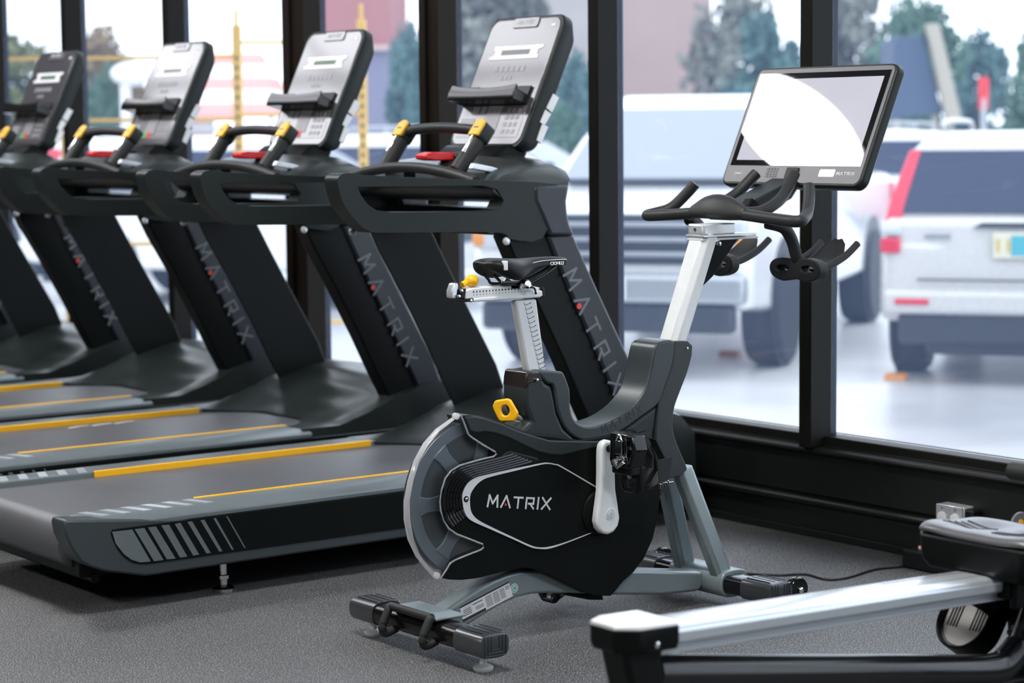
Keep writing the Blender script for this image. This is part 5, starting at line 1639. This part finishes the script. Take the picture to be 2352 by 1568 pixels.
def suv(root, paint, detail=True):
    body = [(2.22, 0.34), (2.28, 0.55), (2.24, 0.82), (2.05, 0.96), (1.25, 1.05), (-2.10, 1.12), (-2.22, 1.08), (-2.26, 0.85), (-2.28, 0.50), (-2.20, 0.42), (-1.6, 0.36)]
    skin(body, lambda z: 0.91).build('body', paint, root, 0.04, 3)
    cab = []
    for z, y0, y1, w in ((1.06, 1.22, -2.16, 0.88), (1.30, 0.86, -2.06, 0.82), (1.54, 0.40, -1.92, 0.74), (1.63, 0.10, -1.80, 0.66), (1.66, -0.2, -1.6, 0.58)):
        cab.append([(-w, y0, z), (w, y0, z), (w, y1, z), (-w, y1, z)])
    MB().loft(cab).build('cabin', paint, root, 0.035, 3)

    def pane(a, name, m_, off):
        mb = MB()
        vs = [mb.bm.verts.new(Vector(p) + Vector(off)) for p in a] + [mb.bm.verts.new(Vector(p) - Vector(off) * 2) for p in a]
        for f_ in ((0, 1, 2, 3), (7, 6, 5, 4), (0, 4, 5, 1), (1, 5, 6, 2), (2, 6, 7, 3), (3, 7, 4, 0)):
            mb.bm.faces.new([vs[i] for i in f_])
        return mb.build(name, m_, root)
    pane([(-0.78, -2.145, 1.13), (0.78, -2.145, 1.13), (0.68, -1.955, 1.53), (-0.68, -1.955, 1.53)], 'rear_window', M['carglass'], (0, -0.012, 0.004))
    pane([(-0.80, 1.18, 1.10), (0.80, 1.18, 1.10), (0.68, 0.42, 1.55), (-0.68, 0.42, 1.55)], 'windshield', M['carglass'], (0, 0.012, 0.006))
    for s in (1, -1):
        pane([(s * 0.885, 0.95, 1.11), (s * 0.885, -1.75, 1.13), (s * 0.755, -1.62, 1.52), (s * 0.755, 0.42, 1.52)], 'side_window', M['carglass'], (s * 0.012, 0, 0))
        for y in (1.32, -1.32):
            MB().lathe([(0.40, -0.006), (0.40, 0.006)], (s * 0.91, y, 0.38), 'x', 32).build('wheel_arch', M['carblack'], root)
            wheel(root, s * 0.82, y, 0.35, 0.24, s)
        MB().tube(smooth_path([(s * 0.60, 0.0, 1.66), (s * 0.61, -0.1, 1.725), (s * 0.61, -1.35, 1.725), (s * 0.60, -1.5, 1.66)], 4), 0.02, 8).build('roof_rail', M['hub'], root)
        MB().box(s * 1.0, 0.88, 1.12, 0.18, 0.09, 0.14).build('door_mirror', paint, root, 0.03)
        tl = MB().loft([[(s * (x - w), y - 0.03, z), (s * (x + w), y - 0.03, z), (s * (x + w + 0.01), y + 0.12, z), (s * (x - w), y + 0.12, z)] for x, y, z, w in ((0.835, -2.165, 1.00, 0.055), (0.815, -2.125, 1.16, 0.05), (0.765, -2.03, 1.36, 0.045), (0.715, -1.94, 1.54, 0.038))])
        tl.build('tail_lamp', M['taillamp'], root, 0.01)
        MB().box(s * 0.83, -2.245, 0.92, 0.13, 0.08, 0.10).build('brake_lamp', M['taillamp'], root, 0.015)
        MB().box(s * 0.83, -2.25, 1.01, 0.13, 0.06, 0.05).build('reversing_lamp', M['lampclear'], root, 0.01)
        MB().box(s * 0.68, -2.315, 0.555, 0.22, 0.02, 0.035).build('reflector', M['taillamp'], root, 0.005)
        MB().box(s * 0.72, 2.20, 0.80, 0.30, 0.14, 0.14).build('headlamp', M['lampclear'], root, 0.03)
    MB().box(0, -2.25, 0.55, 1.74, 0.12, 0.16).build('rear_bumper', paint, root, 0.04, 3)
    MB().box(0, -2.20, 0.38, 1.56, 0.14, 0.22).build('lower_valance', M['carblack'], root, 0.04)
    MB().box(0, -2.05, 0.26, 1.2, 0.3, 0.12).build('under_tray', M['carblack'], root, 0.03)
    MB().box(0, 2.27, 0.70, 1.1, 0.05, 0.16).build('grille', M['carblack'], root, 0.02)
    if detail:
        pl = MB().box(0, -2.285, 0.925, 0.33, 0.015, 0.165).build('licence_plate', mat('plate_cream', (0.72, 0.70, 0.55), 0.4), root, 0.004)
        MB().box(0, -2.294, 0.925, 0.10, 0.004, 0.13).build('plate_emblem', mat('plate_teal', (0.08, 0.42, 0.50), 0.4), pl)
        for k in (-2, -1, 1, 2):
            MB().box(k * 0.066, -2.294, 0.925, 0.018, 0.004, 0.085).build('plate_character', mat('plate_gold', (0.65, 0.45, 0.05), 0.4), pl)
        MB().prism([(-0.30, 1.04), (0.30, 1.04), (0.24, 1.07), (-0.24, 1.07)], -2.26, -2.235, 'y').build('tailgate_handle', M['carblack'], root, 0.004)
        MB().box(-0.52, -2.285, 0.98, 0.17, 0.006, 0.03).build('tailgate_badge', M['hub'], root)
        MB().tube([(0.02, -2.19, 1.135), (0.30, -2.165, 1.19)], 0.010, 8).build('rear_wiper', M['carblack'], root)
        MB().box(0, -2.30, 0.70, 1.3, 0.01, 0.012).build('tailgate_seam', M['carblack'], root)


pk = tag(empty('pickup_truck', op(1.62, 17.6), rz_of(-0.33, -0.944)), 'white pickup truck parked nose to the window', 'truck')
pickup(pk)
sv = tag(empty('suv', op(4.02, 16.15), rz_of(0.33, 0.944)), 'champagne white SUV seen from behind, pale licence plate and tall red lamps', 'car', 'cars in the car park')
suv(sv, M['carsilver'])
for (s, d, hs, hd, lab_, pnt) in ((5.1, 27.0, 0.9, -0.35, 'white car parked behind the SUV, beside the bike screen', 'carwhite'),
                                  (-2.5, 22.0, 0.95, -0.3, 'white SUV seen side-on beyond the yellow rig behind the third console', 'carwhite'),
                                  (-4.9, 27.5, 0.95, -0.3, 'white SUV between the two farthest treadmill consoles', 'carwhite'),
                                  (-8.0, 31.5, 0.9, -0.4, 'white SUV at the far left edge outside the window', 'carwhite'),
                                  (-0.2, 24.5, 0.95, -0.3, 'white car behind the second treadmill console', 'carwhite')):
    c = tag(empty('parked_car', op(s, d), rz_of(hs, hd)), lab_, 'car', 'cars in the car park')
    suv(c, M[pnt], False)

M['pline'] = mat('orange_line_paint', (0.72, 0.27, 0.04), 0.5)
for (s, d, lab_) in ((1.63, 16.2, 'orange wheel stop in front of the pickup truck'), (2.59, 14.6, 'orange wheel stop by the rear tyre of the SUV')):
    w_ = tag(MB().prism([(-0.09, 0.0), (-0.06, 0.11), (0.06, 0.11), (0.09, 0.0)], -0.32, 0.32, 'x').build('wheel_stop', M['pline'], None, 0.01), lab_, 'wheel stop', 'orange wheel stops')
    w_.location = op(s, d)
    w_.rotation_euler = (0, 0, rz_of(0.33, 0.944))
    w_.scale = (0.22, 1.0, 0.35)

# yellow rack with drilled uprights, built as a solid frame beyond the glass
M['rig'] = mat('yellow_rig_paint', (0.80, 0.50, 0.10), 0.45)
RG = 13.9
rig = tag(empty('yellow_rack', op(0, RG)), 'yellow steel rack with drilled uprights, set beyond the window glass', 'exercise rig')
rs = lambda px: (px - 1176) / 5003.0 * RG
rzv = lambda py: 1.254 - (py - 302) / 5003.0 * RG - ZG
M['righole'] = mat('dark_hole', (0.10, 0.07, 0.03), 0.7)


def rbox(s0, s1, z0, z1, dd, name, w=0.05):
    a, b = RT * s0, RT * s1
    mb = MB().box(0, 0, 0, abs(s1 - s0), w, z1 - z0)
    mb.xform(Matrix.Translation(RT * ((s0 + s1) / 2) + FWH * dd + Vector((0, 0, (z0 + z1) / 2))) @ Matrix.Rotation(math.atan2(RT.y, RT.x), 4, 'Z'))
    return mb.build(name, M['rig'], rig, 0.004)


for px, top in ((556, 62), (840, 52), (161, 120), (-60, 120)):
    u_ = rbox(rs(px - 10), rs(px + 10), 0.0, rzv(top), 0.0, 'upright', 0.06)
    rbox(rs(px - 5), rs(px + 4), rzv(top) - 0.01, rzv(top) + 0.10, 0.0, 'upright_tip', 0.03)
    mb = MB()
    for k in range(34):
        zz = 0.12 + 0.062 * k
        if zz < rzv(top) - 0.1:
            mb.box(0, 0, 0, 0.018, 0.004, 0.022)
            bmesh.ops.transform(mb.bm, matrix=Matrix.Translation(RT * rs(px) - FWH * 0.0315 + Vector((0, 0, zz))) @ Matrix.Rotation(math.atan2(RT.y, RT.x), 4, 'Z'), verts=mb.bm.verts[-8:])
    mb.build('upright_holes', M['righole'], u_)
for a, b, y in ((556, 840, 101), (556, 840, 265), (161, 556, 133), (161, 556, 274), (556, 840, 741), (161, 556, 557), (-60, 161, 133)):
    rbox(rs(a), rs(b), rzv(y) - 0.012, rzv(y) + 0.012, 0.0, 'cross_bar', 0.03)

# trees
M['bark'] = mat('tree_bark', (0.07, 0.06, 0.055), 0.8)
LEAF = {'green': mat('green_leaves', (0.07, 0.15, 0.10), 0.6, var=0.5, scale=3), 'teal': mat('blue_green_leaves', (0.07, 0.15, 0.15), 0.6, var=0.5, scale=3),
        'olive': mat('olive_leaves', (0.20, 0.22, 0.085), 0.6, var=0.5, scale=3), 'tan': mat('autumn_leaves', (0.27, 0.20, 0.11), 0.6, var=0.5, scale=3),
        'gray': mat('gray_green_leaves', (0.20, 0.215, 0.19), 0.6, var=0.5, scale=3)}
CROWNS = {}


def crown_mesh(kind, seed):
    rnd = random.Random(seed)
    mb = MB()
    for k in range(30):                               # clumps of leaf cards filling an egg shape
        a, t = rnd.uniform(0, 2 * PI), rnd.random()
        r = 0.75 * math.sqrt(rnd.random()) * math.sin(PI * (0.12 + 0.8 * t))
        c = Vector((r * math.cos(a), r * math.sin(a), -0.75 + 1.6 * t))
        for q in range(80):
            d = Vector((rnd.gauss(0, 1), rnd.gauss(0, 1), rnd.gauss(0, 1))).normalized() * (0.30 * rnd.random() ** 0.4)
            p = c + d
            u = Vector((rnd.gauss(0, 1), rnd.gauss(0, 1), rnd.gauss(0, 1))).normalized()
            v = u.orthogonal().normalized()
            w = rnd.uniform(0.06, 0.10)
            mb.bm.faces.new([mb.bm.verts.new(p + u * w), mb.bm.verts.new(p + v * w * 0.6), mb.bm.verts.new(p - u * w), mb.bm.verts.new(p - v * w * 0.6)])
    return mb


def tree(s, d, h, w, kind, label, seed):
    t = tag(empty('tree', op(s, d)), label, 'tree', 'trees beyond the car park')
    mb = MB()
    mb.tube(smooth_path([(0, 0, 0), (0.05 * w, 0, h * 0.25), (-0.03 * w, 0.02, h * 0.5), (0, 0, h * 0.8)], 4), [0.05 * w * (1 - 0.045 * k) for k in range(13)], 8)
    for k in range(4):
        a = PI / 2 * k + 0.4
        mb.tube([(0, 0, h * 0.35), (0.3 * w * math.cos(a), 0.3 * w * math.sin(a), h * 0.68)], 0.02 * w, 6)
    mb.build('trunk', M['bark'], t)
    key = (kind, seed % 3)
    if key not in CROWNS:
        o = crown_mesh(kind, seed).build('crown', LEAF[kind], t)
        CROWNS[key] = o
    else:
        o = CROWNS[key].copy()
        col.objects.link(o)
        o.parent = t
    o.location = (0, 0, h * 0.62)
    o.scale = (w * 0.62, w * 0.62, h * 0.42)
    return t


def tpx(px, d):
    return (px - 1176) / 5003.0 * d


def hpx(py, d):
    return 1.254 - (py - 298) / 5003.0 * d - ZG


TREES = [(50, 45, 105, 330, 'olive', 'olive green tree at the far left beyond the treadmills'), (238, 48, 80, 210, 'tan', 'tan autumn tree above the farthest consoles'),
         (250, 38, 170, 90, 'green', 'small dark green tree by the pale post'), (945, 42, 90, 120, 'teal', 'blue green tree between the brick building and the thick mullion'),
         (1110, 60, -90, 330, 'gray', 'tall gray green tree behind the first treadmill console'), (1330, 40, 150, 140, 'teal', 'blue green tree between console and mullion, above the pickup truck'),
         (1300, 30, 262, 130, 'green', 'low green shrub beside the pickup truck'), (1765, 45, 70, 230, 'teal', 'blue green tree behind the bike screen, left of the mullion'),
         (1690, 52, -20, 220, 'gray', 'tall gray tree right of the brown block'), (1960, 48, -40, 260, 'gray', 'tall pale tree right of the last mullion'),
         (2100, 44, 20, 210, 'green', 'dark green tree in the middle of the right pane'), (2255, 46, 110, 170, 'teal', 'blue green tree behind the red sign'),
         (2370, 40, 120, 160, 'green', 'dark green tree at the right edge of the photo')]
for i, (px, d, ty, wpx, kind, lab_) in enumerate(TREES):
    tree(tpx(px, d), d, hpx(ty, d), wpx / 5003.0 * d, kind, lab_, i + 3)

# buildings
M['stucco'] = mat('mauve_stucco', (0.36, 0.27, 0.25), 0.8, var=0.12, scale=0.8)
M['brick'] = mat('dusty_red_brick', (0.34, 0.15, 0.15), 0.8, var=0.15, scale=1.5)
M['store'] = mat('blue_gray_cladding', (0.19, 0.19, 0.27), 0.7)
M['pink'] = mat('pale_pink_wall', (0.52, 0.40, 0.38), 0.8)


def oslab(root, s0, s1, z0, z1, depth, name, m_, dd=0.0, bev=0.02):
    mb = MB().box((s0 + s1) / 2, dd + depth / 2, (z0 + z1) / 2, s1 - s0, depth, z1 - z0)
    return mb.build(name, m_, root, bev)


AZ = math.atan2(RT.y, RT.x)
D1 = 58
b1 = tag(empty('building', op(tpx(1500, D1), D1), AZ), 'mauve brown block standing in for a window reflection behind the pickup truck', 'building', 'buildings beyond the car park')  # solid block added in place of a brown reflection in the glass
w1_, w2_ = tpx(1385, D1) - tpx(1500, D1), tpx(1690, D1) - tpx(1500, D1)
MB().prism([(w1_, 0), (w2_, 0), (w2_, hpx(250, D1)), (tpx(1640, D1) - tpx(1500, D1), hpx(95, D1)), (tpx(1632, D1) - tpx(1500, D1), 6.4), (w1_, 6.4)], 0, 8, 'y').build('facade', M['stucco'], b1, 0.02)
oslab(b1, w1_ + 0.2, w1_ + 3.0, 0.9, 2.2, 0.1, 'shop_window', M['carglass'], -0.05)
oslab(b1, w1_ - 0.05, tpx(1632, D1) - tpx(1500, D1) + 0.05, 6.4, 6.6, 8.1, 'roof_edge', M['store'], -0.05)
D2 = 46
b2 = tag(empty('building', op(tpx(820, D2), D2), AZ), 'dusty red brick building over a blue gray shopfront', 'building', 'buildings beyond the car park')
l2, r2_ = tpx(726, D2) - tpx(820, D2), tpx(905, D2) - tpx(820, D2)
oslab(b2, l2, r2_, hpx(112, D2), 6.0, 8, 'brick_wall', M['brick'])
oslab(b2, l2, r2_ + 0.3, 0, hpx(112, D2), 8, 'shopfront', M['store'], 0.1)
oslab(b2, l2 + 0.05, r2_ + 0.02, hpx(112, D2) - 0.05, hpx(112, D2) + 0.05, 0.2, 'cornice', M['pink'], -0.1)
oslab(b2, l2 + 0.4, r2_ - 0.3, 0.4, 1.4, 0.06, 'shop_window', M['carglass'], 0.05)
D3 = 56
b3 = tag(empty('building', op(tpx(250, D3), D3), AZ), 'low pale pink building behind the farthest consoles', 'building', 'buildings beyond the car park')
oslab(b3, tpx(30, D3) - tpx(250, D3), tpx(420, D3) - tpx(250, D3), 0, hpx(232, D3), 6, 'wall', M['pink'])
MB().prism([(tpx(170, D3) - tpx(250, D3), hpx(232, D3)), (tpx(430, D3) - tpx(250, D3), hpx(232, D3)), (tpx(320, D3) - tpx(250, D3), hpx(190, D3))], -0.1, 6.1, 'y').build('roof', M['stucco'], b3, 0.02)
oslab(b3, tpx(272, D3) - tpx(250, D3), tpx(282, D3) - tpx(250, D3), 0.3, 1.2, 0.05, 'window', M['carglass'], -0.03)

D5 = 72
b5 = tag(empty('building', op(tpx(1180, D5), D5), AZ), 'pale gray beige building behind the first treadmill console', 'building', 'buildings beyond the car park')
oslab(b5, tpx(1000, D5) - tpx(1180, D5), tpx(1383, D5) - tpx(1180, D5), 0, 7.0, 6, 'facade', mat('gray_beige_render', (0.34, 0.32, 0.31), 0.8, var=0.25, scale=0.5))
oslab(b5, tpx(1010, D5) - tpx(1180, D5), tpx(1375, D5) - tpx(1180, D5), 1.0, 2.2, 0.1, 'shop_window', M['carglass'], -0.05)

# market canopy, red and white stripes
D4 = 33
cn = tag(empty('canopy_tent', op(tpx(560, D4), D4), AZ), 'faded red and white striped canopy tent behind the yellow rig', 'tent')
M['cloth_r'] = mat('faded_red_canvas', (0.78, 0.30, 0.27), 0.7)
M['cloth_w'] = mat('white_canvas', (0.80, 0.77, 0.76), 0.7)
zt0, zt1 = hpx(265, D4), hpx(120, D4)
half = (tpx(680, D4) - tpx(445, D4)) / 2
for k in range(5):
    f0, f1 = k / 5, (k + 1) / 5
    z0_, z1_ = lerp(zt0, zt1, f0), lerp(zt0, zt1, f1)
    h0, h1 = half * (1 - 0.55 * f0), half * (1 - 0.55 * f1)
    MB().loft([[(-h0, -2 * (1 - f0), z0_), (h0, -2 * (1 - f0), z0_), (h0, 2 * (1 - f0), z0_), (-h0, 2 * (1 - f0), z0_)],
               [(-h1, -2 * (1 - f1), z1_), (h1, -2 * (1 - f1), z1_), (h1, 2 * (1 - f1), z1_), (-h1, 2 * (1 - f1), z1_)]]).build('canvas_band', M['cloth_r'] if k % 2 == 0 else M['cloth_w'], cn)
for sx in (-1, 1):
    for sy in (-1.9, 1.9):
        MB().tube([(sx * (half - 0.1), sy, 0), (sx * (half - 0.1), sy, zt0)], 0.03, 8).build('pole', M['hub'], cn)

# pale lamp post, blue lamp arm, red sign, blue panels added for a reflection in the glass
pp = tag(empty('street_lamp', op(tpx(300, 36), 36), AZ), 'pale street lamp post with a rounded head left of the second mullion', 'street lamp')
MB().tube([(0, 0, 0), (0, 0, hpx(190, 36))], 0.09, 12).build('post', M['carwhite'], pp)
MB().ball((0.12, 0, hpx(165, 36)), 0.36, 0.3, 0.2).build('lamp_head', M['carwhite'], pp)
p2 = tag(empty('street_lamp', op(tpx(416, 40), 40), AZ), 'dark blue street lamp peeking out beside the second mullion', 'street lamp')
MB().tube([(0, 0, 0), (0, 0, hpx(78, 40))], 0.06, 10).build('post', M['store'], p2)
MB().prism([(-0.02, hpx(84, 40)), (0.02, hpx(80, 40)), (0.22, hpx(66, 40)), (0.22, hpx(63, 40)), (-0.05, hpx(66, 40))], -0.08, 0.08, 'y').build('lamp_arm', M['store'], p2, 0.01)
rsn = tag(empty('road_sign', op(tpx(2258, 38), 38), AZ), 'tall red sign on a gray post in the right pane', 'sign')
MB().tube([(0, 0, 0), (0, 0, hpx(240, 38))], 0.05, 10).build('post', M['hub'], rsn)
MB().box(0, 0, hpx(228, 38), 0.16, 0.06, 0.55).build('sign_panel', M['red'], rsn, 0.01)
sh_ = tag(empty('reflection_panels', op(tpx(2040, 34), 34), AZ), 'dark blue panel and beige slanted beam standing in for a window reflection beyond the bike screen', 'reflection_panels')
ss = lambda px: tpx(px, 34) - tpx(2040, 34)
M['shade'] = mat('navy_panel', (0.05, 0.08, 0.14), 0.6)
M['beam'] = mat('beige_beam', (0.36, 0.33, 0.27), 0.7)
MB().prism([(ss(2050), hpx(285, 34)), (ss(2165), hpx(272, 34)), (ss(2118), hpx(92, 34)), (ss(2052), hpx(100, 34))], 0, 1.2, 'y').build('side_panel', M['shade'], sh_, 0.02)
MB().prism([(ss(2170), hpx(290, 34)), (ss(2205), hpx(290, 34)), (ss(2150), hpx(70, 34)), (ss(2122), hpx(70, 34))], -0.2, 0.05, 'y').build('slanted_beam', M['beam'], sh_, 0.02)
for px in (2062, 2150, 2186):
    MB().tube([(ss(px), 0.1, 0), (ss(px), 0.1, hpx(275, 34))], 0.05, 8).build('post', M['beam'], sh_)
